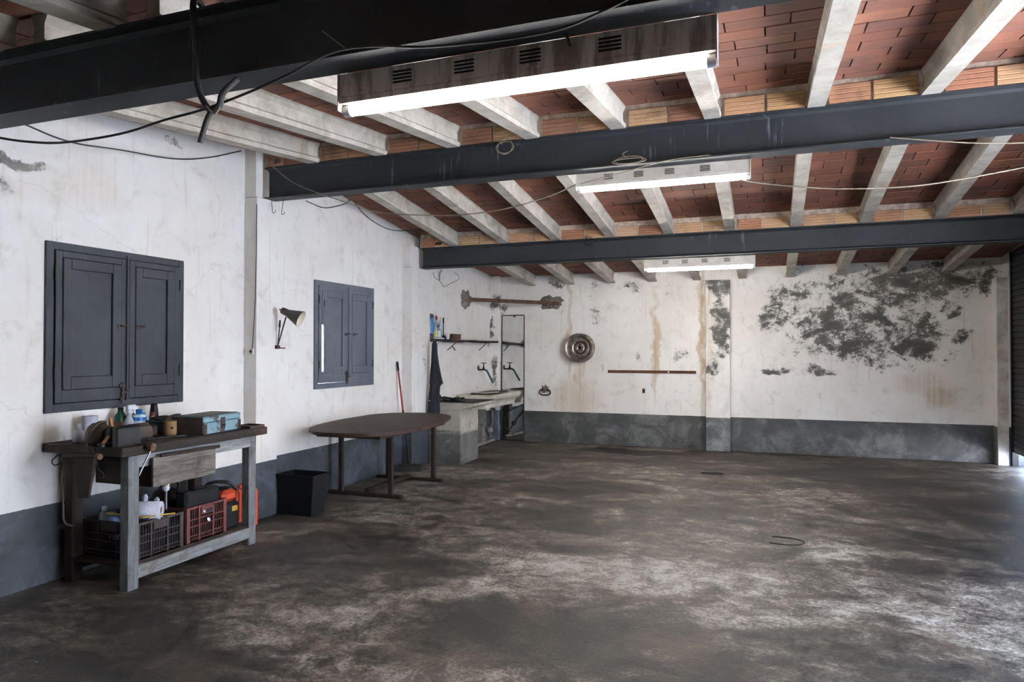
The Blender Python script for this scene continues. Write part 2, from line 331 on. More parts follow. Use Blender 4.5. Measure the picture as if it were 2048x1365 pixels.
def tag(o, label, cat, group=None):
    o['label'] = label; o['category'] = cat
    if group: o['group'] = group
    return o
def thing(name, loc, label, cat, group=None):
    o = bpy.data.objects.new(name, None); o.empty_display_size = .1; COL.objects.link(o); o.location = loc
    return tag(o, label, cat, group)
def struct(o): o['kind'] = 'structure'; return o
def B(a, b, ch=0.): return MB().box(a, b, None, ch)
def spl(pts, k=6):
    pts = [Vector(p) for p in pts]; P = [pts[0]*2-pts[1]]+pts+[pts[-1]*2-pts[-2]]; out = []
    for i in range(1, len(P)-2):
        for j in range(k):
            t = j/k; a, b, c, d = P[i-1:i+3]
            out.append(.5*((2*b)+(-a+c)*t+(2*a-5*b+4*c-d)*t*t+(-a+3*b-3*c+d)*t**3))
    return out+[pts[-1]]
# ------------------------------------------------------------------ setting
YB = 11.61; XR = 7.80; YN = -5.2
Y1, Y2, Y3 = 2.2176, 5.3972, 8.5768
Z1b, Z1t, Z2b, Z2t, Z3b, Z3t, ZB = 2.7136, 3.0158, 3.0568, 3.3531, 2.7386, 3.0212, 2.738
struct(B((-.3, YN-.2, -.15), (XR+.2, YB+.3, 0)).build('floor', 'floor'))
gy = B((XR+.2, -25, -.35), (60, 40, -.03)); struct(gy.build('floor_yard', 'outside'))
MAT['sky_blocker'] = simple('unseen sky-blocking wall', (178, 182, 190), (166, 170, 178), 2, .9)
struct(B((19, -20, -.03), (19.4, 34, 5.5)).build('wall_sky_blocker', 'sky_blocker'))  # unseen wall added to block low sky and throw sunlight back in
lw = MB()
wins = [(3.357, 4.554, 1.166, 2.359), (6.373, 7.581, 1.172, 2.378)]
e = .05; ys = YN-.2
for a, b, c, d in wins:
    lw.box((-.25, ys, -.1), (0, a+e, 3.75)); lw.box((-.25, a+e, -.1), (0, b-e, c+e)); lw.box((-.25, a+e, d-e), (0, b-e, 3.75)); ys = b-e
lw.box((-.25, ys, -.1), (0, YB+.25, 3.75)); struct(lw.build('wall_left', 'wall_left'))
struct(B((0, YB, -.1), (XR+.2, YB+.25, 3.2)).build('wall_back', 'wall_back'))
struct(B((0, YN-.2, -.1), (XR+.2, YN, 3.2)).build('wall_near', 'wall_left'))
# right wall with two garage openings
rw = MB()
for a, b, z0 in ((YN, 2.65, -.1), (2.65, 5.25, 2.62), (5.25, 8.85, -.1), (8.85, 11.42, 3.2), (11.42, YB, -.1)): rw.box((XR, a, z0), (XR+.2, b, 3.75))
struct(rw.build('wall_right', 'wall_left'))
struct(B((0, 5.30, 0), (.145, 5.60, 3.054), .004).build('trim_1', 'wall_left'))
struct(B((0, 8.335, 0), (.15, 8.87, 2.735), .004).build('trim_2', 'wall_left'))
struct(B((0, 5.30, 3.06), (.13, 5.396, 3.52)).build('trim_3', 'wall_left'))
struct(B((0, 8.335, 2.74), (.13, 8.57, 3.03)).build('trim_4', 'wall_left'))
struct(B((0, 11.50, 0), (.172, YB, 2.93), .004).build('trim_5', 'pier_corner'))
struct(B((3.735, 11.44, 0), (4.105, YB, 2.72), .006).build('trim_6', 'pilaster_back'))
MAT['pier_lit'] = simple('pier front painted as lit', (214, 210, 204), (176, 170, 164), 4, .9, bump=.006)
struct(B((7.655, 11.445, 0), (XR, YB, 2.62), .006).build('trim_7', 'pilaster_back'))
struct(B((7.668, 11.43, 0), (XR, 11.445, 2.62), .003).build('trim_8', 'pier_lit'))  # pale front sheet: daylight on the pier put into the colour
# garage roller shutter of the far bay, hanging 0.2 m above the floor
dr = thing('door_1', (XR+.06, 10.1, 0), 'dark steel roller shutter at the back right, not quite shut', 'door'); del dr['category']; del dr['label']; struct(dr)
z = .21; k = 0; sl0 = None
while z < 3.235:
    if sl0 is None:
        m = MB(); n = 6
        vs = []; prof = [(-.008, 0), (-.02, .012), (-.024, .04), (-.02, .068), (-.008, .0845), (.004, .0845), (.004, 0)]
        m.prism(prof, 8.80, 11.46, 1)
        m.v = [Vector((p.x+XR+.06, p.y, p.z+z)) for p in m.v]; sl0 = m.build('slat', 'slat', dr); z0_ = z
    else:
        o = sl0.copy(); COL.objects.link(o); o.location.z = z-z0_
    z += .082; k += 1
B((XR+.045, 8.80, .19), (XR+.075, 11.46, .213), .003).build('bottom_rail', 'blackmetal', dr)
B((XR+.02, 11.385, 0), (XR+.10, 11.425, 3.2), .003).build('guide_rail', 'blackmetal', dr)
B((XR+.02, 8.845, 0), (XR+.10, 8.885, 3.2), .003).build('guide_rail', 'blackmetal', dr)
# roof: mortar bed, clay tiles, joists
HJ = .18
JX = [.651+.7155*i for i in range(10)]; JXB = [.717+.703*i for i in range(11) if .717+.703*i < 7.7]; JXC = [.6045+.7183*i for i in range(10)]
bays = [('near', YN, 3.016-.115*(Y1-YN), Y1+.07, 3.016, [.47, 1.185, 1.90, 2.615]+JX[4:]), ('front', Y1+.08, 3.022, Y2+.07, 3.353, JX), ('middle', Y2+.085, 3.385, Y3+.07, 3.021, JXC), ('back', Y3+.085, 3.02, YB, ZB, JXB)]
def proj_size(p, l, w):
    d = Vector(p)-CAMP; dep = d.dot(FW)
    if dep < .3: return 0
    u = 1024+FPX*d.dot(RT)/dep; v = 682.5-FPX*d.dot(UP)/dep
    if not (-40 < u < 2090 and -40 < v < 1365): return 0
    return l*w*FPX*FPX/dep/dep*(abs(d.normalized().z))
unit = MB().box((-.5, -.5, 0), (.5, .5, 1), None, 0)
ub = MB().box((-.5, -.5, 0), (.5, .5, 1))
# tile with a slightly bowed ribbed underside
ub = MB(); prof = [(-.5, .08), (-.48, 0), (-.2, .03), (.2, 0), (.48, .02), (.5, .08), (.5, 1), (-.5, 1)]; ub.prism(prof, -.5, .5, 0)
me_t = None
for bi, (nm, ya, za, yb, zb, jx) in enumerate(bays):
    sl_ = (zb-za)/(yb-ya); an = math.atan(sl_)
    c = MB().prism([(ya-.06, za+HJ+.028-sl_*.06), (yb+.06, zb+HJ+.028+sl_*.06), (yb+.06, zb+HJ+.15+sl_*.06), (ya-.06, za+HJ+.15-sl_*.06)], 0.001, XR+.19, 0)
    ce = struct(c.build('ceiling', 'mortar')); ce.name = 'ceiling' if bi == 0 else 'ceiling.%03d' % bi
    edges = [0.0]+jx+[XR-.12]; tiles = []
    for gi in range(len(edges)-1):
        xa = edges[gi]+(.02 if gi == 0 else .105); xb = edges[gi+1]+(.015 if gi < len(edges)-2 else .1)
        if xb-xa < .05: continue
        y = ya+.01; row = 0
        while y < yb-.03:
            w = min(random.choice((.165, .18, .19)), yb-y); x = xa; first = True
            while x < xb-.01:
                L = random.uniform(.1, .2) if first and row % 2 else random.choice((.33, .34)); first = False
                if xb-(x+L) < .06: L = xb-x
                L = min(L, xb-x); zc = za+sl_*(y+w/2-ya)+HJ+random.uniform(-.0015, .0025)
                tiles.append((x+L/2, y+w/2, zc, L-.009, w-random.choice((.003, .005, .009)))); x += L
            y += w; row += 1
    tiles.sort(key=lambda q: -proj_size(q[:3], q[3], q[4]))
    nind = 0 if bi == 0 else 300
    if bi == 3: nind = 180
    rest = MB()
    for i, (x, y, z, L, w) in enumerate(tiles):
        M = Matrix.Translation((x, y, z)) @ Matrix.Rotation(an+random.uniform(-.004, .004), 4, 'X') @ Matrix.Rotation(random.uniform(-.004, .004), 4, 'Y') @ Matrix.Diagonal((L, w, .04, 1))
        if i < nind and proj_size((x, y, z), L, w) > 0:
            if me_t is None: o = ub.build('brick', 'brick', ce); me_t = o.data
            else: o = bpy.data.objects.new('brick', me_t); COL.objects.link(o); o.parent = ce
            o.matrix_basis = M
        else: rest.add([M @ v for v in ub.v], ub.f)
    if rest.v:
        o = rest.build('brick', 'brick', ce); o['kind'] = 'stuff'
    # joists
    g = {'near': 'joists of the bay nearest the camera', 'front': 'joists between the first and second steel beams', 'middle': 'joists between the second and third steel beams', 'back': 'joists running into the back wall'}[nm]
    words = ['first', 'second', 'third', 'fourth', 'fifth', 'sixth', 'seventh', 'eighth', 'ninth', 'tenth', 'eleventh']
    where = {'near': 'between camera and nearest steel beam', 'front': 'between nearest and middle steel beams', 'middle': 'between middle and far steel beams', 'back': 'between far steel beam and back wall'}[nm]
    for i, x0 in enumerate(jx):
        if nm == 'near' and not .3 < x0 < 3: continue
        if nm == 'back' and x0 > 7.6: continue
        w = .118; j = MB()
        prof = [(0, 0), (w, 0), (w+.002, .035), (w-.022, .055), (w-.024, .13), (w-.006, .165), (w-.004, HJ+.02), (.004, HJ+.02), (.006, .165), (.024, .13), (.022, .055), (-.002, .035)]
        N = 10; vs = []; fs = []; n = len(prof)
        for s_ in range(N+1):
            tt = s_/N; y = ya+(yb-ya)*tt; z = za+(zb-za)*tt; jt = [random.uniform(-.0015, .0015) for _ in prof]
            vs += [(x0+px+jt[q], y, z+pz+jt[-q]) for q, (px, pz) in enumerate(prof)]
        for s_ in range(N):
            for q in range(n): fs.append((s_*n+q, s_*n+(q+1) % n, (s_+1)*n+(q+1) % n, (s_+1)*n+q))
        fs += [tuple(range(n))[::-1], tuple(range(N*n, N*n+n))]
        j.add(vs, fs)
        o = j.build('concrete_joist', 'joist')
        if nm == 'near': lab = 'dim concrete ceiling joist above the nearest steel beam, %s from left' % words[i-0]; 
        else: lab = 'pale concrete ceiling joist %s, %s from the left' % (where, words[i])
        tag(o, lab, 'joist', g)
# infill bricks on the beams between joists
def infill(parent, jx, y0, zt, hgt):
    edges = [.145-.105]+jx+[XR-.1]
    m = MB()
    for gi in range(len(edges)-1):
        xa = edges[gi]+.122; xb = edges[gi+1]-.004
        if xb-xa < .08: continue
        m.box((xa-.02, y0+.012, zt), (xb+.02, y0+.075, zt+HJ+.05))
    mo = m.build('mortar_bed', 'mortar', parent)
    for gi in range(len(edges)-1):
        xa = edges[gi]+.122; xb = edges[gi+1]-.004
        if xb-xa < .08: continue
        mid = (xa+xb)/2+random.uniform(-.04, .04)
        for (a, b) in ((xa+.022, mid-.009), (mid+.009, xb-.012)):
            if b-a < .05: continue
            h = hgt-random.uniform(0, .012); q = MB(); pr = []; n = 4; d = y0-random.uniform(-.003, .006)
            for i in range(n):
                za_ = zt+.004+h*i/n; zb_ = zt+.004+h*(i+1)/n; pr += [(d+.004, za_), (d, za_+.005), (d, zb_-.005), (d+.004, zb_)]
            pr += [(y0+.06, zt+.004+h), (y0+.06, zt+.004)]
            q.prism(pr, a, b, 0); q.build('infill_brick', 'infill', parent)
infill(bpy.data.objects['ceiling.001'], JX, Y2+.004, Z2t, .135)
infill(bpy.data.objects['ceiling.002'], JXC, Y3+.004, Z3t, .125)
# steel beams
def ibeam(y, zb_, zt, label, xl):
    w = .15; tf = .012; r = .07; c = y
    P = [(c, zb_), (c+w, zb_), (c+w, zb_+tf), (c+w-r+.02, zb_+tf+.004), (c+w-r, zb_+tf+.022), (c+w-r, zt-tf-.022), (c+w-r+.02, zt-tf-.004), (c+w, zt-tf), (c+w, zt), (c, zt), (c, zt-tf), (c+r-.02, zt-tf-.004), (c+r, zt-tf-.022), (c+r, zb_+tf+.022), (c+r-.02, zb_+tf+.004), (c, zb_+tf)]
    return tag(MB().prism(P, xl, XR-.002, 0).build('steel_beam', 'steel'), label, 'beam', 'dark grey steel roof beams')
ibeam(Y1, Z1b, Z1t, 'dark grey steel beam crossing the top left corner, nearest the camera', .002)
ibeam(Y2, Z2b, Z2t, 'dark grey steel beam across the middle of the roof, coil of wire on it', .147)
ibeam(Y3, Z3b, Z3t, 'dark grey steel beam farthest back, resting on the pilaster by the shelf', .152)
# window shutters
def window(name, y0, y1, z0, z1, ym, slit):
    MAT['shutter'] = MAT['shutter_b' if slit else 'shutter_a']
    t = thing(name, (0, (y0+y1)/2, z0), '', ''); del t['category']; del t['label']; struct(t)
    f = MB(); w = .055; d = .022
    f.box((-.03, y0, z0), (d, y0+w, z1), None, .003); f.box((-.03, y1-w, z0), (d, y1, z1), None, .003)
    f.box((-.03, y0+w, z1-w), (d, y1-w, z1), None, .003); f.box((-.03, y0+w, z0), (d, y1-w, z0+w*1.1), None, .003)
    fo = f.build('window_frame', 'shutter', t)
    if not slit: B((-.07, y0+.03, z0+.03), (-.055, y1-.03, z1-.03)).build('blocking_board', 'shutter', fo)  # unseen board added behind the frame to stop daylight leaking through
    for s_, (a, b) in enumerate(((y0+w+.004, ym-.012), (ym+.012, y1-w-.004))):
        lf = MB(); zt = z1-w-.004; zb_ = z0+w*1.1+.004; s = .05; x = .034
        lf.box((-.02, a, zb_), (x, a+s, zt), None, .003); lf.box((-.02, b-s, zb_), (x, b, zt), None, .003)
        lf.box((-.02, a+s, zt-.045), (x, b-s, zt), None, .003); lf.box((-.02, a+s, zb_), (x, b-s, zb_+.09), None, .003)
        lo = lf.build('window_sash', 'shutter', t)
        gp = .0325 if (slit and s_ == 0) else .003
        ia, ib, iz0, iz1 = a+s+gp, b-s-.002, zb_+.092, zt-.048; q = .075; x2 = .040
        xb_ = .022 if gp > .01 else -.004
        if gp > .01: MB().box((xb_, a+s, zb_+.09+.56), (.038, ia+.002, zt-.045)).box((xb_, a+s, zb_+.09), (.038, ia+.002, zb_+.13)).build('gap_strip', 'shutter', lo)
        sh = MB(); sh.box((xb_, ia, iz0), (x2, ia+q*.8, iz1), None, .004); sh.box((-.004, ib-q, iz0), (x2, ib, iz1), None, .004)
        sh.box((-.004, ia+q*.8, iz1-q), (x2, ib-q, iz1), None, .004); sh.box((-.004, ia+q*.8, iz0), (x2, ib-q, iz0+q*1.2), None, .004)
        so_ = sh.build('shutter', 'shutter', t)
        pn = MB().box((.0, ia+q*.8-.004, iz0+q*1.2-.004), (.021, ib-q+.004, iz1-q+.004)); pn.build('panel', 'shutter', so_)
        if not slit: B((-.028, a+s, zb_+.09), (-.022, b-s, zt-.045)).build('blocking_board', 'shutter', lo)
        elif s_ == 1: B((-.028, a+s, zb_+.09), (-.022, b-s, zt-.045)).build('blocking_board', 'shutter', lo)
        for hz_ in (zb_+.16, zt-.2):
            yy = a-.004 if s_ == 0 else b+.004
            MB().cyl((x+.004, yy, hz_), .007, .09, n=8).build('hinge', 'blackmetal', lo)
        for hz_ in (iz0+.12, iz1-.18):
            if s_ == 0: MB().cyl((x2+.002, ia-.002, hz_), .006, .07, n=8).build('hinge', 'blackmetal', so_)
        yk = b-s-.02 if s_ == 0 else a+s+.03
        k = MB(); zc = z0+.62; k.box((x2, yk-.02, zc-.02), (x2+.01, yk+.025, zc+.012), None, .003); k.tube([(x2+.005, yk, zc), (x2+.03, yk, zc), (x2+.032, yk+(.05 if s_ == 0 else .03), zc+.002)], .007, 8); k.build('latch', 'rustdark', so_)
    m = MB(); m.box((.02, ym-.011, z0+w), (.03, ym+.011, z1-w)); m.tube([(.046, ym-.02, z0+.05), (.046, ym-.02, z1-.03)], .006, 8)
    m.build('center_strip', 'shutter', t)
    bt = MB(); bt.tube([(.05, ym-.06, z0+.03), (.05, ym-.06, z0+.19)], .008, 8); bt.box((.034, ym-.075, z0+.05), (.05, ym-.045, z0+.08), None, .003); bt.box((.034, ym-.085, z0+.15), (.052, ym-.035, z0+.18), None, .003); bt.tube([(.055, ym-.08, z0+.11), (.06, ym-.02, z0+.12)], .007, 8); bt.build('bolt', 'rustdark', t)
window('window_1', *wins[0], 4.0, False)
window('window_2', *wins[1], 7.01, True)
# ------------------------------------------------------------------ fluorescent lights
def lamp(x0, x1, y, zt, h, label, mat, tube):
    t = thing('fluorescent_light', ((x0+x1)/2, y+.05, zt), label, 'light', 'fluorescent ceiling lights')
    d = .075
    m = MB().prism([(y, zt), (y+d, zt), (y+d, zt-h), (y, zt-h)], x0, x1, 0); hs = m.build('housing', mat, t)
    fl = MB().prism([(y-.006, zt-h*.72), (y-.002, zt-h*.72), (y-.002, zt-h*.80), (y-.006, zt-h*.80)], x0, x1, 0); fl.build('reflector_lip', mat, t)
    for xx in (x0-.004, x1): B((xx, y-.006, zt-h*1.25), (xx+.004, y+d, zt+.001)).build('end_plate', mat, t)
    L = x1-x0
    for i, fx in enumerate((.17, .35, .53, .73)):
        v = MB()
        for k in range(4): v.box((x0+L*fx, y-.004, zt-h*.18-k*h*.115), (x0+L*(fx+.055), y+.001, zt-h*.18-k*h*.115-h*.055))
        v.build('vent_slots', 'blackmetal', hs)
    r = .021; zc = zt-h-r*.9; yc = y+.042
    MB().tube([(x0+.03, yc, zc), (x1-.03, yc, zc)], r, 14).build('tube', tube, t)
    for a, b in ((x0+.002, x0+.032), (x1-.032, x1-.002)): MB().tube([(a, yc, zc), (b, yc, zc)], r+.002, 14).build('lamp_holder', 'white', t)
    return t
lamp(3.055, 4.515, Y1+.15, Z1b-.002, .118, 'large dirty fluorescent light under the nearest steel beam, top of photo', 'fixture', 'tube')
lamp(3.19, 4.55, Y2+.15, Z2b-.002, .105, 'cream fluorescent light hanging under the middle steel beam', 'fixture2', 'tube_b')
lamp(3.22, 4.53, Y3+.15, Z3b-.002, .11, 'white fluorescent light under the farthest steel beam', 'fixture2', 'tube_c')
# ------------------------------------------------------------------ workbench
bz = .965
wb = thing('workbench', (.37, 4.0, 0), 'old wooden workbench with pale flaking legs under the larger window', 'workbench')
for (x, y) in ((.62, 3.44), (.60, 4.60), (.08, 3.46), (.08, 4.55)):
    B((x-.0, y, 0), (x+.075, y+.085, .903), .004).build('leg', 'bench_paint' if x > .3 else 'darkwood', wb)
B((.655, 3.52, .81), (.69, 4.605, .903), .003).build('front_rail', 'bench_paint_y', wb)
B((.10, 3.47, .82), (.655, 3.50, .90), .003).build('end_rail', 'darkwood', wb)
B((.10, 4.64, .82), (.62, 4.67, .90), .003).build('end_rail', 'darkwood', wb)
B((.655, 3.525, .065), (.688, 4.60, .15), .003).build('foot_rail', 'bench_paint_y', wb)
B((.09, 3.55, .065), (.12, 4.55, .15), .003).build('foot_rail', 'darkwood', wb)
for i in range(4): B((.10+i*.14, 3.46, .15), (.235+i*.14, 4.66, .168), .003).build('shelf_board', 'darkwood', wb)
yy = 3.33
for i, w_ in enumerate((.24, .25, .24)):
    m = B((.015+i*.246, yy+random.uniform(0, .02), .903), (.015+i*.246+.243, 4.80-random.uniform(0, .03)-(.05 if i == 2 else 0), bz), .006); m.build('top_plank', 'bench_top', wb)
# hanging drawer
dw = MB(); dw.box((.715, 3.60, .665), (.738, 4.17, .865), None, .004); dwo = dw.build('drawer', 'drawer', wb)
MB().box((.20, 3.60, .665), (.715, 3.618, .80)).box((.20, 4.15, .665), (.715, 4.168, .80)).box((.20, 3.618, .665), (.715, 4.15, .678)).box((.2, 3.618, .678), (.215, 4.15, .80)).build('drawer_box', 'darkwood', dwo)
MB().tube([(.735, 3.66, .872), (.74, 4.20, .868)], .012, 8).build('drawer_lip', 'darkwood', dwo)
for ya_ in (3.62, 4.11): B((.55, ya_, .80), (.60, ya_+.04, .903)).build('drawer_runner', 'darkwood', wb)
# leg vise hanging off the near end
lv = thing('leg_vise', (.45, 3.33, .6), 'dark wooden leg vise hanging from the left end of the workbench', 'vise')
MB().add([(.36, 3.30, .93), (.56, 3.30, .93), (.49, 3.31, .63), (.40, 3.31, .63), (.36, 3.325, .93), (.56, 3.325, .93), (.49, 3.325, .63), (.40, 3.325, .63)], [(0, 1, 2, 3), (7, 6, 5, 4), (0, 4, 5, 1), (1, 5, 6, 2), (2, 6, 7, 3), (3, 7, 4, 0)]).build('jaw_board', 'darkwood', lv)
MB().tube([(.30, 3.285, .905), (.62, 3.285, .915)], .014, 10).build('cross_bar', 'darkwood', lv)
MB().cyl((.60, 3.285, .914), .02, .03, (1, 0, 0)).build('bar_knob', 'rust', lv)
tag(MB().tube(spl([(.28, 3.31, .90), (.27, 3.30, .75), (.25, 3.32, .55), (.25, 3.33, .45), (.29, 3.36, .42)]), .008, 8).build('hanging_strap', 'leather'), 'thin dark strap hanging at the left end of the workbench', 'strap')
tag(MB().tube(spl([(.20, 3.32, .90), (.17, 3.30, .86), (.18, 3.31, .83), (.22, 3.32, .85), (.21, 3.33, .89)]), .004, 6).build('wire_loop', 'blackmetal'), 'small wire loop hung on the left end of the bench', 'wire')
tag(MB().tube(spl([(.58, 3.30, .90), (.60, 3.29, .84), (.64, 3.30, .80), (.62, 3.31, .77), (.58, 3.31, .78)]), .004, 6).build('wire_hook', 'blackmetal'), 'thin wire hook dangling beside the near bench leg', 'wire')
# metal bench vise with hanging bar
v = thing('bench_vise', (.55, 3.46, bz), 'dark iron bench vise with a thin bar hanging from its screw', 'vise')
MB().box((.48, 3.38, bz), (.66, 3.54, bz+.03), None, .006).box((.50, 3.40, bz+.03), (.60, 3.52, bz+.12), None, .02).build('vise_body', 'blackmetal', v)
MB().box((.63, 3.36, bz-.02), (.68, 3.56, bz+.13), None, .012).build('front_jaw', 'blackmetal', v)
MB().box((.585, 3.36, bz+.07), (.625, 3.56, bz+.13), None, .008).build('rear_jaw', 'blackmetal', v)
MB().tube([(.60, 3.50, bz-.01), (.79, 3.53, bz-.015)], .018, 12).build('screw', 'blackmetal', v)
MB().cyl((.775, 3.53, bz-.015), .028, .035, (1, .1, 0)).build('screw_boss', 'rust', v)
MB().tube([(.80, 3.53, bz-.02), (.79, 3.47, bz-.13), (.785, 3.44, bz-.19)], .006, 8).build('tommy_bar', 'chrome', v)
# leather lump + hammer
tl = thing('leather_bundle', (.46, 3.42, bz), 'brown leather tool bundle drooping on the left end of the bench', 'bag')
m = MB()
pr = [(.0, .0), (.06, .0), (.078, .03), (.082, .07), (.066, .12), (.04, .145), (.0, .15)]
m.lathe(pr, (.44, 3.42, bz), (0, .05, 1), 18); m.build('pouch', 'leather', tl)
MB().tube(spl([(.42, 3.36, bz+.02), (.47, 3.335, bz+.09), (.50, 3.37, bz+.15), (.47, 3.45, bz+.15)]), .012, 8).build('strap', 'leather', tl)
h = thing('hammer', (.54, 3.40, bz), 'hammer with tan wooden handle leaning on the leather bundle', 'hammer')
MB().tube([(.56, 3.345, bz+.005), (.60, 3.37, bz+.07), (.63, 3.40, bz+.13)], .012, 10).build('handle', 'tanwood', h)
MB().bar((.52, 3.36, bz+.012), (.60, 3.33, bz+.012), .022, .022, .004).build('head', 'blackmetal', h)
t_ = tag(MB().prism([(0, 0), (.03, 0), (.036, .06), (.02, .12), (.008, .17), (-.004, .17), (-.006, .08)], 0, .02, 1).build('wooden_wedge', 'tanwood'), 'tan wooden peg standing behind the leather bundle', 'wood peg'); t_.location = (.42, 3.52, bz)
def bottle(name, p, prof, mat, label, cat, cap=None, capmat=None, lab=None, labmat=None, group=None):
    t = thing(name, p, label, cat, group); MB().lathe(prof, p, n=20).build('body', mat, t)
    if cap: MB().lathe([(r, hh) for r, hh in cap], p, n=16).build('cap', capmat, t)
    if lab: r, a, b = lab; MB().lathe([(r, a), (r, b)], p, n=20).build('paper_label', labmat, t)
    return t
def roll(name, p, r, h, label, hole=.02, mat='paper', axis=(0, 0, 1)):
    t = thing(name, p, label, 'paper roll')
    MB().lathe([(hole, 0), (r, 0), (r, h), (hole, h), (hole, 0)], p, axis, 28).build('paper', mat, t)
    MB().lathe([(hole, .001), (hole-.002, .001), (hole-.002, h-.001), (hole, h-.001)], p, axis, 20).build('core', 'tanroll', t); return t
# rear row on the bench, set by sight lines at their own distance from the wall
p = hx(180, 834, .11); roll('paper_roll', (p.x, p.y, bz), .05, .165, 'upright white paper roll at the left of the bench top', .018)
p = hx(163, 860, .20)
bottle('glue_bottle', Vector((p.x, p.y-.02, bz)), [(0, 0), (.036, 0), (.04, .02), (.032, .07), (.014, .09), (.012, .10), (0, .10)], 'paper', 'small white squeeze bottle beside the upright paper roll', 'bottle', [(.012, .098), (.012, .125), (.005, .13), (0, .13)], 'white')
p = hx(225, 846, .24); t = thing('metal_tin', (p.x, p.y, bz), 'flat blue and silver tin behind the bench vise', 'tin')
B((p.x-.07, p.y-.08, bz), (p.x+.07, p.y+.08, bz+.055), .008).build('body', 'blue', t); B((p.x-.074, p.y-.084, bz+.055), (p.x+.074, p.y+.084, bz+.085), .006).build('lid', 'chrome', t)
p = hx(258, 835, .16); P0 = Vector((p.x, p.y, bz))
t = bottle('spray_bottle', P0, [(0, 0), (.034, 0), (.038, .02), (.036, .10), (.014, .15), (.012, .17), (0, .17)], 'clear', 'clear spray bottle with white trigger head on the bench', 'spray bottle')
MB().cyl(P0+Vector((0, 0, .165)), .017, .03).box(P0+Vector((-.015, -.022, .19)), P0+Vector((.02, .05, .225)), None, .006).build('trigger_head', 'white', t)
MB().tube([P0+Vector((.005, .03, .19)), P0+Vector((.012, .045, .155))], .006).build('trigger', 'white', t)
p = hx(241, 835, .09); bottle('green_bottle', Vector((p.x, p.y, bz)), [(0, 0), (.04, 0), (.042, .02), (.042, .14), (.02, .17), (.018, .19), (0, .19)], 'greenglass', 'dark green bottle behind the spray bottle', 'bottle', [(.02, .188), (.02, .205), (0, .205)], 'black')
p = hx(278, 838, .16); P0 = Vector((p.x, p.y, bz))
bottle('paint_can', P0, [(0, 0), (.05, 0), (.052, .01), (.052, .13), (.045, .15), (0, .15)], 'label', 'white and blue can with blue cap on the bench', 'can', [(.046, .148), (.046, .155), (.022, .157), (.022, .185), (0, .187)], 'blue', (.0525, .10, .128), 'blue')
bottle('clear_bottle', P0+Vector((.03, .10, 0)), [(0, 0), (.03, 0), (.032, .08), (.014, .12), (.012, .13), (0, .13)], 'clear', 'small clear bottle with red cap beside the blue-capped can', 'bottle', [(.014, .128), (.014, .155), (0, .157)], 'red')
p = hx(308, 830, .13); bottle('oil_can', Vector((p.x, p.y, bz)), [(0, 0), (.036, 0), (.038, .01), (.034, .12), (.026, .19), (.022, .215), (0, .217)], 'blackmetal', 'tall dark tapered can behind the tan drum', 'can', None)
t = thing('tan_drum', (.45, 3.97, bz), 'tan cardboard drum with a dark hole in its side', 'container')
MB().lathe([(0, .0), (.045, 0), (.047, .004), (.047, .105), (.045, .11), (.04, .108), (.04, .1), (0, .1)], (.47, 3.99, bz), n=24).build('body', 'tanroll', t)
MB().lathe([(0, 0), (.009, 0), (.009, .004), (0, .004)], (.512, 3.967, bz+.058), (1, -.55, 0), 12).build('hole', 'black', t)
t = thing('wooden_block_plane', (.40, 3.76, bz), 'dark brown rounded wooden block between vise and tan drum', 'block')
MB().prism([(-.07, 0), (.07, 0), (.072, .05), (.055, .09), (.02, .115), (-.03, .11), (-.062, .08)], 3.68, 3.80, 1).build('body', 'leather', t)
for q in t.children: q.data.transform(Matrix.Translation((.42+.02, 0, bz)));
for q in t.children: q.data.transform(Matrix.Translation((0, 0, 0)))
for q in t.children: q.location = (-.40+.40, 0, 0)
tag(B((.30, 3.84, bz), (.42, 3.93, bz+.08), .01).build('dark_wood_block', 'darkwood'), 'small dark wood block left of the tan drum', 'block')
tag(MB().tube([(.56, 3.70, bz+.008), (.64, 3.98, bz+.008)], .008, 8).build('steel_file', 'blackmetal'), 'thin steel file lying in front of the tan drum', 'file')
tag(MB().cyl((.30, 3.70, bz), .03, .12).build('red_jar', 'rust'), 'small rust-red jar behind the rounded wooden block', 'jar')
# green case with tools
t = thing('tool_case', (.34, 4.10, bz), 'dark green tool case with tools on top, left of blue toolbox', 'tool case')
B((.20, 4.00, bz), (.42, 4.26, bz+.085), .008).build('body', 'green_case', t); B((.205, 4.005, bz+.087), (.415, 4.255, bz+.10), .004).build('lid', 'green_case', t)
t = thing('pliers', (.30, 4.10, bz+.10), 'red-handled pliers lying on the dark green case', 'pliers')
MB().tube(spl([(.24, 4.02, bz+.112), (.30, 4.08, bz+.125), (.31, 4.14, bz+.12)]), .01).build('handle', 'blackmetal', t)
MB().tube(spl([(.32, 4.10, bz+.118), (.33, 4.18, bz+.13), (.30, 4.25, bz+.125)]), .01).build('handle', 'rust', t)
MB().box((.28, 4.02, bz+.101), (.33, 4.09, bz+.12), None, .006).build('jaw', 'blackmetal', t)
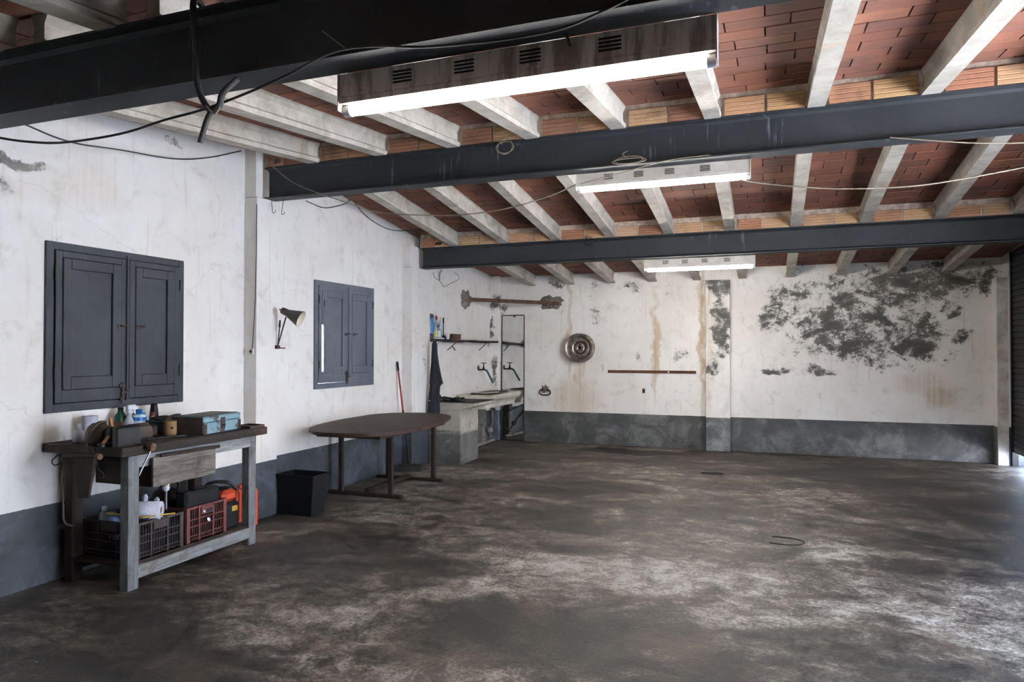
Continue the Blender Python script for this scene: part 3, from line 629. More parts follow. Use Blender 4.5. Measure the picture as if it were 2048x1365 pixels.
# blue toolbox
t = thing('toolbox', (.55, 4.29, bz), 'rusty light blue metal toolbox at the right end of the workbench', 'toolbox')
R = Matrix.Translation((.545, 4.285, bz)) @ Matrix.Rotation(math.radians(7), 4, 'Z')
def rb(a, b, ch, n, m, par=None): return MB().box(a, b, R, ch).build(n, m, par or t)
rb((-.135, -.225, 0), (.135, .225, .085), .005, 'body', 'teal_paint'); ld = rb((-.138, -.228, .087), (.138, .228, .135), .008, 'lid', 'teal_paint')
rb((-.139, -.2285, .003), (.128, -.2255, .132), .0, 'end_panel', 'toolbox_dark'); rb((-.12, -.21, .134), (.12, .21, .139), .002, 'top_plate', 'toolbox_dark', ld)
lt = rb((.137, -.03, .03), (.146, .02, .115), .003, 'latch', 'toolbox_dark'); MB().tube([R @ Vector((.15, -.025, .06)), R @ Vector((.158, -.005, .055)), R @ Vector((.15, .015, .06))], .004).build('latch_loop', 'blackmetal', lt)
for y_ in (-.225, .19): rb((.134, y_, .0), (.1385, y_+.035, .08), 0, 'corner_plate', 'toolbox_dark')
t = tag(B((.49, 4.62, bz), (.53, 4.66, bz+.05), .008).build('wood_offcut', 'tanwood'), 'small orange-tan wood offcut behind the blue toolbox', 'wood offcut')
t = thing('metal_tray', (.62, 4.66, bz), 'shallow dark metal tray at the right end of the bench', 'tray')
MB().box((.56, 4.55, bz), (.73, 4.72, bz+.005)).box((.56, 4.55, bz+.005), (.565, 4.72, bz+.02)).box((.725, 4.55, bz+.005), (.73, 4.72, bz+.02)).box((.565, 4.55, bz+.005), (.725, 4.555, bz+.02)).box((.565, 4.715, bz+.005), (.725, 4.72, bz+.02)).build('tray', 'rustdark', t)
# ------------------------------------------------------------------ crates on the lower shelf
def crate(name, a, b, mat, label, nv=9):
    x0, y0, z0 = a; x1, y1, z1 = b; t = thing(name, ((x0+x1)/2, (y0+y1)/2, z0), label, 'crate', 'plastic crates under the workbench')
    B((x0, y0, z0), (x1, y1, z0+.012)).build('base', mat, t)
    def side(ax, c, lo, hi):
        m = MB(); th = .008; L = hi-lo; H = z1-z0
        def bx(s0, s1, zz0, zz1, o=0):
            if ax == 0: m.box((c-o, s0, zz0), (c+th+o, s1, zz1))
            else: m.box((s0, c-o, zz0), (s1, c+th+o, zz1))
        for f0 in (0.0, .16, .42, .62, .93): bx(lo, hi, z0+H*f0, z0+H*f0+(.017 if f0 in (0., .93) else .008))
        for f0, w in ((0, .03), (.3, .014), (.66, .014), (1, .03)):
            s = lo+(L-w)*f0; bx(s, s+w, z0, z1, .003)
        for i in range(nv*2):
            s = lo+L*(i+.5)/(nv*2); bx(s-.002, s+.002, z0+.01, z1-.01)
        bx(lo+L*.36, lo+L*.66, z0+H*.72, z0+H*.93, .002)
        return m.build('side_panel', mat, t)
    side(0, x1-.008, y0, y1); side(0, x0, y0, y1); side(1, y0, x0+.009, x1-.009); side(1, y1-.008, x0+.009, x1-.009)
    return t
ca = crate('plastic_crate', (.13, 3.545, .169), (.645, 3.95, .42), 'crate_dark', 'dark maroon plastic crate holding a paper roll, left under bench')
cb = crate('plastic_crate', (.13, 3.985, .169), (.64, 4.385, .43), 'crate_red', 'red-brown plastic crate under the drawer, right of the dark crate')
# moulded lettering on the dark crate's end
m = MB(); x = .40; zz = .30
for ch in 'IFRUIT':
    w = .022
    st = {'I': [(0, 0, .004, .036)], 'F': [(0, 0, .005, .036), (0, .031, .018, .036), (0, .016, .014, .021)], 'R': [(0, 0, .005, .036), (0, .031, .018, .036), (0, .016, .018, .021), (.013, 0, .018, .016), (.014, .02, .019, .036)], 'U': [(0, 0, .005, .036), (.014, 0, .019, .036), (0, 0, .018, .005)], 'T': [(.007, 0, .012, .036), (0, .031, .019, .036)]}[ch]
    for a0, b0, a1, b1 in st: m.box((x+a0, 3.540, zz+b0), (x+a1, 3.5415, zz+b1))
    x += .012 if ch == 'I' else .026
m.build('moulded_lettering', 'cement', ca)
for q, (y_, z_, s_) in enumerate(((4.155, .375, .014), (4.20, .305, .02))):
    MB().lathe([(0, 0), (s_, 0), (s_*.8, .002), (0, .003)], (.643, y_, z_), (1, 0, 0), 9, False, .6).build('white_sticker', 'white', cb)
B((.643, 4.18, .365), (.645, 4.235, .39)).build('blue_sticker', 'cloth', cb)
# contents of the dark crate: filling first so things rest on it
fl = thing('rag_pile', (.38, 3.75, .19), 'dark rags filling the dark maroon crate', 'rags')
m = MB(); n = 12; vs = []; fs = []
for i in range(n+1):
    for j in range(n+1):
        vs.append((.145+.485*i/n, 3.56+.375*j/n, .385+.02*math.sin(i*1.7+j)*math.cos(j*1.3)+random.uniform(-.008, .008)))
for i in range(n):
    for j in range(n): fs.append((i*(n+1)+j, (i+1)*(n+1)+j, (i+1)*(n+1)+j+1, i*(n+1)+j+1))
m.add(vs, fs, True); m.box((.145, 3.56, .185), (.63, 3.935, .36)); m.build('rags', 'black', fl)
roll('paper_roll', Vector((.42, 3.64, .475)), .062, .25, 'white paper roll lying in the dark maroon crate', .02, 'paper', (.85, .45, -.02))
bottle('white_cap_bottle', Vector((.26, 3.62, .39)), [(0, 0), (.03, 0), (.033, .01), (.03, .06), (.015, .08), (0, .08)], 'clear', 'clear bottle with white cap at left in the dark crate', 'bottle', [(.017, .078), (.017, .105), (0, .107)], 'white')
bottle('blue_bottle', Vector((.37, 3.60, .385)), [(0, 0), (.045, 0), (.05, .02), (.04, .055), (.018, .07), (0, .07)], 'dullblue', 'squat blue bottle lying at the front of the dark crate', 'bottle', [(.02, .068), (.02, .085), (0, .087)], 'paper')
t = thing('folding_rule', (.45, 3.68, .42), 'yellow folding rule across the dark crate', 'folding rule')
MB().bar((.34, 3.575, .465), (.635, 3.60, .455), .02, .008, .001).build('rule_arm', 'yellow', t); MB().bar((.635, 3.60, .455), (.655, 3.86, .428), .02, .008, .001).build('rule_arm', 'yellow', t)
t = thing('plastic_bag', (.45, 3.88, .41), 'crumpled white plastic bag behind the lying paper roll', 'bag')
for q, (x, y_, hh) in enumerate(((.36, 3.86, .15), (.41, 3.90, .13))):
    MB().lathe([(0, 0), (.03, .01), (.036, .05), (.016, .08), (.02, hh-.02), (.008, hh), (0, hh)], (x, y_, .39), (.2*q, .1, 1), 7, False).build('bag_corner', 'paper', t)
tag(MB().add([(.55, 3.68, .415), (.63, 3.66, .425), (.64, 3.74, .43), (.57, 3.77, .42), (.60, 3.71, .44)], [(0, 1, 4), (1, 2, 4), (2, 3, 4), (3, 0, 4), (3, 2, 1, 0)]).build('folded_paper', 'paper'), 'folded white paper at the front edge of the dark crate', 'paper')
# contents of the red crate
t = thing('black_tool_case', (.45, 4.2, .2), 'black plastic tool case standing in the red-brown crate', 'tool case')
B((.50, 4.01, .19), (.60, 4.36, .535), .012).build('body', 'black', t); B((.602, 4.03, .45), (.606, 4.34, .52), .001).build('front_panel', 'black', t)
B((.52, 4.12, .537), (.58, 4.25, .548), .004).build('handle', 'black', t)
t = thing('gear_lever', (.47, 3.955, .2), 'chrome lever with round white knob beside the black case', 'lever')
MB().tube([(.46, 3.968, .17), (.46, 3.968, .56)], .010).build('shaft', 'chrome', t); MB().lathe([(0, 0), (.02, .008), (.026, .025), (.02, .043), (0, .05)], (.46, 3.968, .548), n=16).build('knob', 'white', t)
t = thing('black_canister', (.28, 4.12, .19), 'round black canister with brass cap behind the black case', 'canister')
MB().lathe([(0, 0), (.11, 0), (.12, .02), (.12, .26), (.09, .33), (.03, .35), (0, .35)], (.30, 4.13, .19), n=24).build('body', 'black', t); MB().cyl((.30, 4.13, .538), .024, .035).build('cap', 'brass', t)
MB().tube(spl([(.20, 4.13, .50), (.24, 4.17, .57), (.36, 4.17, .57), (.40, 4.13, .50)]), .008).build('handle', 'blackmetal', t)
# chainsaw
t = thing('chainsaw', (.42, 4.5, .169), 'orange and black chainsaw on the lower shelf beside the crates', 'chainsaw')
B((.32, 4.42, .169), (.60, 4.575, .37), .012).build('case', 'black', t)
B((.34, 4.43, .37), (.58, 4.58, .47), .03).build('motor_housing', 'orange', t)
MB().lathe([(0, 0), (.045, 0), (.05, .01), (.045, .02), (0, .022)], (.50, 4.50, .47), (0, 0, 1), 20).build('fuel_cap', 'black', t)
MB().tube(spl([(.36, 4.44, .42), (.42, 4.42, .52), (.54, 4.50, .53), (.58, 4.57, .46)]), .014).build('handle', 'blackmetal', t)
MB().box((.601, 4.49, .30), (.604, 4.55, .34)).build('warning_label', 'yellow', t)
B((.585, 4.578, .20), (.60, 4.585, .44), .002).build('side_guard', 'orange', t)
# jerry can on the floor
t = thing('jerry_can', (.24, 4.99, 0), 'orange plastic jerry can on the floor beside the bench leg', 'jerry can')
m = B((.13, 4.86, 0), (.345, 5.13, .37), .035); m.build('body', 'orange', t)
MB().cyl((.20, 4.92, .37), .025, .03).build('cap', 'black', t); MB().tube(spl([(.23, 5.0, .36), (.24, 5.0, .40), (.30, 5.05, .40), (.31, 5.06, .36)]), .012).build('handle', 'orange', t)
# black bin
t = thing('waste_bin', (.36, 5.74, 0), 'square black plastic bin on the floor beside the pilaster', 'bin')
def frust(x0, x1, y0, y1, X0, X1, Y0_, Y1_, z0, z1):
    vs = [(x0, y0, z0), (x1, y0, z0), (x1, y1, z0), (x0, y1, z0), (X0, Y0_, z1), (X1, Y0_, z1), (X1, Y1_, z1), (X0, Y1_, z1)]; return vs
vo_ = frust(.17, .545, 5.60, 5.80, .153, .58, 5.585, 5.86, 0, .385); vi = frust(.176, .539, 5.606, 5.794, .161, .572, 5.593, 5.852, .01, .385)
MB().add(vo_+vi, [(3, 2, 1, 0), (0, 1, 5, 4), (1, 2, 6, 5), (2, 3, 7, 6), (3, 0, 4, 7), (8, 9, 10, 11), (12, 13, 9, 8), (13, 14, 10, 9), (14, 15, 11, 10), (15, 12, 8, 11), (4, 5, 13, 12), (5, 6, 14, 13), (6, 7, 15, 14), (7, 4, 12, 15)]).build('body', 'black', t)
m = MB()
for a, b in (((.148, 5.578, .365), (.585, 5.588, .392)), ((.575, 5.588, .365), (.585, 5.868, .392)), ((.148, 5.858, .365), (.575, 5.868, .392)), ((.148, 5.588, .365), (.158, 5.858, .392))): m.box(a, b)
m.build('rim', 'black', t)
# ------------------------------------------------------------------ table
tb = thing('extension_table', (.6, 6.95, 0), 'long dark oval wooden table with trestle legs under the smaller window', 'table')
cx, cy, A_, Bq, rot = .635, 6.84, .61, 1.13, math.radians(8)
def outline(sc=1., n=56, off=0.):
    out = []
    for k in range(n):
        a = 2*math.pi*k/n; cc, ss = math.cos(a), math.sin(a); e_ = 2/2.7
        x = (A_*sc-off)*math.copysign(abs(cc)**e_, cc); y = (Bq*sc-off)*math.copysign(abs(ss)**e_, ss)
        X_ = cx+x*math.cos(rot)-y*math.sin(rot); Y_ = cy+x*math.sin(rot)+y*math.cos(rot); out.append((max(X_, .012+off*.3), Y_))
    return out
def slab_between(ya, yb, z0, z1, sc=1., off=0.):
    poly = outline(sc, 96, off); 
    def clip(P, c, keep):
        out = []
        for i in range(len(P)):
            p, q = P[i-1], P[i]; fp, fq = keep*(p[1]-c), keep*(q[1]-c)
            if (fp >= 0) != (fq >= 0): t_ = fp/(fp-fq); out.append((p[0]+(q[0]-p[0])*t_, c))
            if fq >= 0: out.append(q)
        return out
    return MB().prism(clip(clip(poly, ya, 1), yb, -1), z0, z1, 2)
for a, b in ((5.4, 6.42), (6.424, 7.05), (7.054, 8.3)): slab_between(a, b, .775, .80).build('tabletop_leaf', 'table', tb)
slab_between(5.4, 8.3, .762, .775, 1, .018).build('tabletop_edge', 'table', tb)
MB().box((.24, 6.10, .70), (1.00, 6.13, .762), None, .003).box((.24, 7.60, .70), (.98, 7.63, .762), None, .003).box((.22, 6.13, .70), (.25, 7.60, .762), None, .003).box((.97, 6.13, .70), (1.0, 7.60, .762), None, .003).build('apron', 'table', tb)
for yb_, x0, x1 in ((6.62, .04, .96), (7.64, .04, .95)):
    B((x0, yb_-.03, 0), (x1, yb_+.03, .035), .006).build('foot_bar', 'darkwood', tb)
    for x in (.17, .80):
        B((x, yb_-.022, .035), (x+.05, yb_+.022, .762), .004).build('leg', 'darkwood', tb)
MB().bar((.5, 6.65, .05), (.5, 7.61, .05), .06, .04, .004).build('stretcher', 'darkwood', tb)
for x in (.30, .70): MB().bar((x, 6.15, .72), (x, 7.6, .72), .04, .03, .003).build('extension_runner', 'table', tb)
# broom
t = thing('broom', (.2, 8.15, 0), 'red-handled broom leaning on the wall behind the table', 'broom')
MB().tube([(.025, 8.16, 1.445), (.1048, 8.1745, .80)], .012, 10).build('handle', 'red', t); MB().tube([(.1048, 8.1745, .80), (.19, 8.19, .10)], .013, 10).build('handle_shaded', 'darkwood', t); MB().tube([(.0245, 8.16, 1.45), (.04, 8.163, 1.33)], .015, 10).build('grip', 'black', t)  # lower handle coloured dark for the shade under the table
MB().bar((.08, 8.10, .085), (.36, 8.22, .085), .045, .03, .005).build('brush_head', 'darkwood', t)
MB().bar((.085, 8.10, .035), (.355, 8.22, .035), .05, .07, .004).build('bristles', 'rope', t)
# ------------------------------------------------------------------ desk lamp on the pilaster
t = thing('wall_lamp', (.15, 5.58, 1.64), 'small articulated brown work lamp clamped to the pilaster edge', 'lamp')
lp = lambda u, v, x: hx(u, v, x)
b0 = Vector((.16, 5.585, 1.64)); hd = lp(574, 628, .30)
MB().box((.145, 5.56, 1.615), (.175, 5.61, 1.65), None, .004).tube([(.17, 5.56, 1.625), (.19, 5.66, 1.622)], .006).build('clamp', 'rustdark', t)
MB().tube([b0, lp(572, 634, .28)], .007, 8).build('arm', 'rustdark', t)
MB().tube([b0, lp(559, 655, .19)], .006, 8).tube([lp(559, 655, .19), lp(560, 641, .19)], .014, 8, True, [.012, .008]).build('lower_arm', 'rustdark', t)
ca_, cb_ = lp(566, 622, .26), lp(600, 638, .42); axd = (cb_-ca_).normalized()
sh = MB().lathe([(0, -.015), (.028, -.015), (.034, .0), (.034, .055), (.038, .06), (.082, .195)], ca_, axd, 24); sho = sh.build('shade', 'lampshade', t)
MB().lathe([(.080, .1945), (.036, .062), (0, .058)], ca_, axd, 24).build('shade_inside', 'lampinner', sho)
MB().lathe([(.0, .06), (.014, .065), (.028, .10), (.026, .13), (0, .148)], ca_, axd, 14).build('bulb', 'white', t)
MB().tube([ca_-axd*.015, ca_-axd*.04], .006).build('switch', 'blackmetal', t)
# socket and its cable
t = thing('wall_socket', (.10, 5.29, 1.57), 'old broken socket on the near side of the pilaster', 'socket')
B((.075, 5.278, 1.56), (.125, 5.30, 1.62), .005).build('cover', 'fixture', t); MB().lathe([(0, 0), (.014, 0), (.014, .006), (0, .006)], (.10, 5.278, 1.59), (0, -1, 0), 12).build('socket_face', 'rustdark', t)
def cable(name, pts, r, mat, label, cat='cable', k=6, group=None):
    return tag(MB().tube(spl(pts, k), r, 6).build(name, mat), label, cat, group)
cable('cable', [(.149, 5.293, 2.98), (.15, 5.29, 2.84), (.148, 5.29, 2.55), (.135, 5.292, 2.08), (.11, 5.293, 1.70), (.10, 5.293, 1.62)], .004, 'rope', 'thin cable running down the pilaster to the old socket')
cable('cable', [(.008, 5.606, 1.55), (.008, 5.61, 1.35), (.008, 5.605, 1.15), (.008, 5.61, 1.0), (.008, 5.606, .7), (.01, 5.607, .3)], .002, 'rope', 'hair-thin wire down the wall behind the black bin')
# ------------------------------------------------------------------ washing corner
t = thing('masonry_counter', (.4, 9.15, 0), 'grey masonry counter on a block base in the washing corner', 'counter')
t2 = NT('counter cement'); x_, y_, z_ = t2.xyz(); n1 = t2.noise(5, 8, .7, .5); n2 = t2.noise(2, 7, .65, .5)
gz = t2.n('ShaderNodeNewGeometry').outputs['Position']; zz = t2.xyz(gz)[2]
up = t2.mix(t2.step(n1, .35, .7), lin((158, 152, 140)), lin((128, 122, 112))); dn = t2.mix(t2.step(n2, .35, .65), lin((98, 96, 92)), lin((64, 63, 62)))
dn = t2.mix(t2.step(n1, .58, .7, 0, .7), dn, lin((160, 158, 152)))
MAT['counter'] = t2.done(t2.mix(t2.step(t2.math('ADD', zz, t2.math('MULTIPLY', n1, .06)), .44, .49), dn, up), .9, 0, n1, .01, .6)
bm_ = B((.152, 8.83, 0), (.646, 9.46, .765), .008); bm_.build('block_base', 'counter', t)
MB().prism([(.152, .765), (.646, .765), (.86, .825), (.86, .865), (.152, .868)], 8.81, 9.62, 1).build('slab', 'counter', t)
MB().box((.155, 8.815, .8685), (.845, 9.60, .8715)).build('dark_top', 'black', t)  # thin blackish sheet that gives the slab its dark top
m = MB(); 
for i in range(14): 
    xx = .16+.035*i; m.box((xx, 8.815+random.uniform(0, .004), .45+random.uniform(-.008, .012)), (xx+.036, 8.832, .475+random.uniform(-.005, .012)))
m.build('plaster_edge', 'cement', t)
t = thing('stone_sink', (.3, 10.7, .675), 'white stone laundry sink in the corner by the mirror', 'sink')
pr = [(.012, .675), (.49, .675), (.505, .70), (.51, .735), (.545, .785), (.58, .80), (.60, .82), (.62, .86), (.622, .885), (.60, .893), (.575, .89), (.55, .79), (.17, .79), (.13, .89), (.012, .893)]
MB().prism(pr, 10.13, 11.38, 1).build('basin', 'stone', t)
full = pr[:10]+[(.012, .893)]
for ya_, yb_ in ((10.05, 10.13), (11.38, 11.42)): MB().prism(full, ya_, yb_, 1).build('end_rim', 'stone', t)
MB().prism([(.17, .79), (.55, .79), (.57, .885), (.17, .885)], 10.78, 10.84, 1).build('divider', 'stone', t)
MB().box((.012, 10.15, .62), (.12, 11.36, .675)).box((.012, 10.85, 0), (.13, 11.02, .62)).build('wall_support', 'cement', t)
MB().tube(spl([(.36, 10.7, .675), (.36, 10.72, .58), (.33, 10.8, .45), (.26, 10.92, .34), (.20, 11.0, .2), (.17, 11.08, .12)]), .026, 12).build('drain_pipe', 'cement', t)
MB().lathe([(0, 0), (.05, .01), (.062, .05), (.05, .09), (0, .10)], (.22, 10.96, .20), n=16).build('drain_trap', 'cement', t)
MB().tube(spl([(.45, 10.5, .675), (.44, 10.6, .63), (.38, 10.8, .62), (.28, 11.0, .56), (.2, 11.2, .5)]), .012, 8).build('waste_hose', 'rope', t)
tag(MB().tube([(.16, 11.3, .035), (.19, 9.5, .035)], .03, 8).build('floor_pipe', 'cement'), 'grey pipe on the floor beneath the stone sink', 'pipe')
# black hose coil on the counter
m = MB()
for (x, y_, rr) in ((.30, 8.97, .085), (.44, 9.05, .07), (.55, 9.0, .06), (.36, 9.1, .09)):
    ph = random.uniform(0, 6); m.tube([(x+rr*1.3*math.cos(a), y_+rr*.9*math.sin(a), .892+.016*math.sin(2*a+ph)+.012) for a in [i*2*math.pi/18 for i in range(19)]], .014, 8)
m.tube([(.24+.05*math.cos(a), 8.93, .93+.045*math.sin(a)) for a in [i*math.pi/9 for i in range(19)]], .012, 8)
tag(m.build('rubber_hose', 'rope'), 'coiled black rubber hose on the masonry counter', 'hose')
t = thing('wash_board', (.35, 10.6, .895), 'dark flat board lying on the rim of the stone sink', 'board')
MB().prism([(.16, 10.30), (.44, 10.22), (.53, 10.6), (.50, 11.1), (.22, 11.2)], .895, .911, 2).build('board', 'blackmetal', t); MB().tube([(.18, 10.31, .917), (.43, 10.24, .917), (.52, 10.6, .917)], .008).build('edge_band', 'stone', t)
# tap
t = thing('water_tap', (0, 10.97, 1.27), 'wall tap with cross handle and green hose spout over sink', 'tap')
MB().tube([(.0, 10.97, 1.27), (.14, 10.94, 1.27)], .014, 10).lathe([(0, 0), (.02, 0), (.022, .02), (.012, .05), (.009, .10), (0, .10)], (.11, 10.95, 1.275), n=12).build('tap_body', 'blackmetal', t)
MB().tube([(.065, 10.95, 1.385), (.16, 10.945, 1.385)], .007).lathe([(0, 0), (.012, 0), (.012, .02), (0, .02)], (.11, 10.95, 1.37), n=10).build('handle', 'blackmetal', t)
MB().tube(spl([(.14, 10.94, 1.268), (.18, 10.93, 1.25), (.24, 10.92, 1.15), (.30, 10.91, 1.05)]), .017, 10).build('hose_spout', 'teal', t)
MB().lathe([(0, 0), (.045, 0), (.04, .008), (0, .012)], (0.0, 10.97, 1.30), (1, 0, 0), 9, False).build('wall_flange', 'rust', t)
# mirror
t = thing('tall_mirror', (.4, 11.57, 0), 'tall narrow mirror with thin black frame leaning on back wall', 'mirror')
x0, x1, zt = .198, .618, 2.225
def mq(x, z, o=0): return (x, 11.572+.028*z/zt-o, z)
MB().add([mq(x0, .0), mq(x1, 0), mq(x1, zt), mq(x0, zt), mq(x0, 0, -.004), mq(x1, 0, -.004), mq(x1, zt, -.004), mq(x0, zt, -.004)], [(0, 1, 2, 3), (7, 6, 5, 4), (0, 4, 5, 1), (1, 5, 6, 2), (2, 6, 7, 3), (3, 7, 4, 0)]).build('glass', 'mirror', t)
MB().tube([mq(x0, .01), mq(x1, .01)], .009, 6).tube([mq(x1, .01), mq(x1, zt)], .009, 6).tube([mq(x1, zt), mq(x0, zt)], .009, 6).tube([mq(x0, zt), mq(x0, .01)], .009, 6).build('frame', 'blackmetal', t)
# shelf
t = thing('wall_shelf', (.09, 10.2, 1.75), 'warped dark wooden shelf along the left wall over sink', 'shelf')
vs = []; fs = []; N = 26
for i in range(N+1):
    y_ = 8.885+2.60*i/N; dz = .010*math.sin(i*.55)+random.uniform(-.004, .004); w_ = .165+.012*math.sin(i*1.3)
    vs += [(.005, y_, 1.735+dz), (w_, y_, 1.728+dz), (w_+.003, y_, 1.765+dz*.4), (.005, y_, 1.768)]
for i in range(N):
    for q in range(4): fs.append((i*4+q, i*4+(q+1) % 4, i*4+4+(q+1) % 4, i*4+4+q))
fs += [(3, 2, 1, 0), tuple(range(N*4, N*4+4))]
MB().add(vs, fs).build('board', 'bench_top', t)
for y_ in (9.75, 11.0):
    MB().tube([(.0, y_, 1.60), (.15, y_+.02, 1.735)], .007).build('bracket', 'rust', t)
MB().tube([(.06, 9.80, 1.67), (.10, 9.83, 1.60)], .01).build('bracket_peg', 'rust', t)
MB().tube([(.12+.012*math.cos(a), 11.15, 1.685+.022*math.sin(a)) for a in [i*math.pi/6 for i in range(13)]], .004, 6).tube([(.12, 11.15, 1.735), (.12, 11.15, 1.707)], .004).build('hook_ring', 'blackmetal', t)
SZ = 1.768
t = thing('canister', (.10, 8.98, SZ), 'tall blue cartridge with dark brown ends on the wall shelf', 'canister')
MB().cyl((.105, 8.985, SZ), .040, .07).cyl((.105, 8.985, SZ+.30), .040, .05).cyl((.105, 8.985, SZ+.35), .026, .012).build('end_cap', 'rustdark', t); MB().cyl((.105, 8.985, SZ+.07), .037, .23).build('body', 'blue', t)
MB().box((.09, 8.944, SZ+.08), (.12, 8.949, SZ+.26)).build('paper_label', 'white', t)
t = thing('white_tray', (.1, 9.2, SZ), 'shallow white tray under the bottles on the wall shelf', 'tray'); B((.04, 9.06, SZ), (.155, 9.33, SZ+.018), .004).build('tray', 'white', t)
bz2 = SZ+.0185
bottle('label_bottle', Vector((.11, 9.11, bz2)), [(0, 0), (.035, 0), (.035, .12), (.014, .16), (.012, .22), (0, .22)], 'clear', 'clear bottle with green and yellow label on the shelf', 'bottle', None, None, (.036, .01, .10), 'greenlabel', 'bottles on the wall shelf')
bottle('soap_bottle', Vector((.12, 9.19, bz2)), [(0, 0), (.034, 0), (.036, .10), (.014, .14), (.012, .16), (0, .16)], 'clear', 'clear bottle with blue cap on the wall shelf', 'bottle', [(.017, .155), (.017, .185), (0, .187)], 'blue', (.037, .01, .10), 'label', 'bottles on the wall shelf')
bottle('detergent_bottle', Vector((.07, 9.23, bz2)), [(0, 0), (.036, 0), (.038, .20), (.014, .25), (.012, .28), (0, .28)], 'clear', 'tall clear bottle with red cap on the wall shelf', 'bottle', [(.018, .27), (.018, .31), (.008, .33), (0, .33)], 'red', (.039, .03, .16), 'label', 'bottles on the wall shelf')
bottle('thin_bottle', Vector((.11, 9.29, bz2)), [(0, 0), (.026, 0), (.026, .20), (.008, .26), (.005, .31), (0, .31)], 'clear', 'thin clear spout bottle, rightmost in the white shelf tray', 'bottle', None, None, None, None, 'bottles on the wall shelf')
t = thing('scrub_brush', (.11, 9.37, SZ), 'black brush standing handle up on the wall shelf', 'brush')
MB().prism([(9.34, SZ), (9.43, SZ), (9.42, SZ+.03), (9.39, SZ+.06), (9.36, SZ+.05)], .08, .14, 0).build('bristles', 'black', t); MB().tube([(.11, 9.385, SZ+.05), (.11, 9.385, SZ+.24)], .008).tube([(.11, 9.385, SZ+.24), (.11, 9.385, SZ+.32)], .013).build('handle', 'black', t)
t = thing('paper_cup', (.12, 9.50, SZ), 'crumpled white cup beside the black brush on the shelf', 'cup'); MB().lathe([(0, 0), (.03, 0), (.042, .09), (.038, .088), (.027, .005), (0, .005)], (.12, 9.50, SZ), n=9, smooth=False).build('cup', 'white', t)
t = thing('wooden_box', (.09, 9.75, SZ), 'small rusty brown box on the wall shelf', 'box'); B((.04, 9.62, SZ), (.155, 9.92, SZ+.075), .003).build('box', 'rust', t); B((.035, 9.61, SZ+.0755), (.16, 9.93, SZ+.085), .002).build('lid', 'darkwood', t)
# hanging jacket
t = thing('hanging_jacket', (.285, 8.745, 1.73), 'dark navy jacket hanging from the shelf hook beside pilaster', 'jacket')
secs = [(1.73, .02, .02, 0), (1.69, .035, .03, 0), (1.55, .04, .035, .0), (1.40, .055, .04, .01), (1.25, .075, .05, .02), (1.14, .095, .05, .035), (1.10, .07, .05, .012), (.95, .075, .05, .0), (.75, .085, .055, -.005), (.64, .08, .055, -.008)]
n = 28; vs = []; fs = []
for z, rx, ry, sh_ in secs:
    for k in range(n):
        a = 2*math.pi*k/n; w_ = 1+.13*math.sin(a*5+z*3)+.06*math.sin(a*9+z*7)
        vs.append((.285+sh_+rx*w_*math.cos(a), 8.745+ry*w_*math.sin(a), z))
for i in range(len(secs)-1):
    for k in range(n): fs.append((i*n+k, i*n+(k+1) % n, (i+1)*n+(k+1) % n, (i+1)*n+k))
fs += [tuple(range(n)), tuple(range((len(secs)-1)*n, len(secs)*n))]
MB().add(vs, fs, True).build('jacket', 'cloth', t); MB().tube(spl([(.165, 8.90, 1.75), (.20, 8.86, 1.79), (.26, 8.78, 1.78), (.28, 8.745, 1.73)]), .004).build('hanging_loop', 'wire', t)
MB().lathe([(0, 0), (.010, .002), (0, .006)], (.235, 8.69, .90), (.3, -1, 0), 10).build('button', 'white', t)
# rusty pipe across the corner
t = thing('rusty_pipe', (.6, 11.05, 2.44), 'rusty iron pipe spanning the corner above the mirror', 'pipe')
MB().tube([(.0, 10.50, 2.445), (1.25, YB, 2.42)], .032, 14).build('pipe', 'rust', t)
def lump(c, ax, R, seed, dz=.8):
    random.seed(seed); n = 22; prf = [(0, .05), (.45, .045), (.8, .025), (1, 0)]; vs = []; fs = []
    A = Vector(ax); a = Vector((0, 0, 1)); b = A.cross(a); rr = [random.uniform(.72, 1.15) for _ in range(n)]
    for r, h_ in prf:
        for k in range(n):
            an = 2*math.pi*k/n; q = R*r*(rr[k] if r > .3 else 1); vs.append(Vector(c)+A*(h_*random.uniform(.7, 1.2))+a*math.sin(an)*q*dz+b*math.cos(an)*q)
    for i in range(3):
        for k in range(n): fs.append((i*n+k, i*n+(k+1) % n, (i+1)*n+(k+1) % n, (i+1)*n+k))
    return MB().add(vs, fs)
m = lump((0.0, 10.44, 2.45), (1, 0, 0), .22, 3, .75); m.build('cement_patch', 'patch', t); lump((1.12, YB, 2.43), (0, -1, 0), .22, 5, .6).build('cement_patch', 'patch', t); random.seed(11)
# wheel rim
t = thing('wheel_rim', (1.72, YB, 1.64), 'old steel wheel rim mounted on the white back wall', 'wheel')
wc = Vector((1.655, YB, 1.645)); wa = (0, -1, 0)
MB().lathe([(.225, 0), (.242, .004), (.245, .015), (.238, .02), (.215, .03), (.205, .06), (.205, .11), (.215, .135), (.238, .15), (.246, .165), (.244, .178), (.236, .18), (.222, .165), (.206, .158), (.198, .14), (.192, .10), (.175, .085), (.17, .075)], wc, wa, 48).build('rim', 'hub', t)
MB().lathe([(.18, .08), (.165, .10), (.14, .105), (.115, .09), (.10, .075), (.085, .085), (.075, .10), (.05, .105), (.03, .10), (.028, .06)], wc, wa, 40).build('disc', 'hub', t)
MB().lathe([(.113, .0905), (.107, .083), (.098, .077), (.088, .086), (.094, .092)], wc, wa, 32).build('rusty_ring', 'rustdark', t)
for k in range(5):
    a = 2*math.pi*k/5+.3; MB().cyl(wc+Vector((.055*math.cos(a), -.10, .055*math.sin(a))), .011, .008, wa, 10).build('bolt_hole', 'black', t)
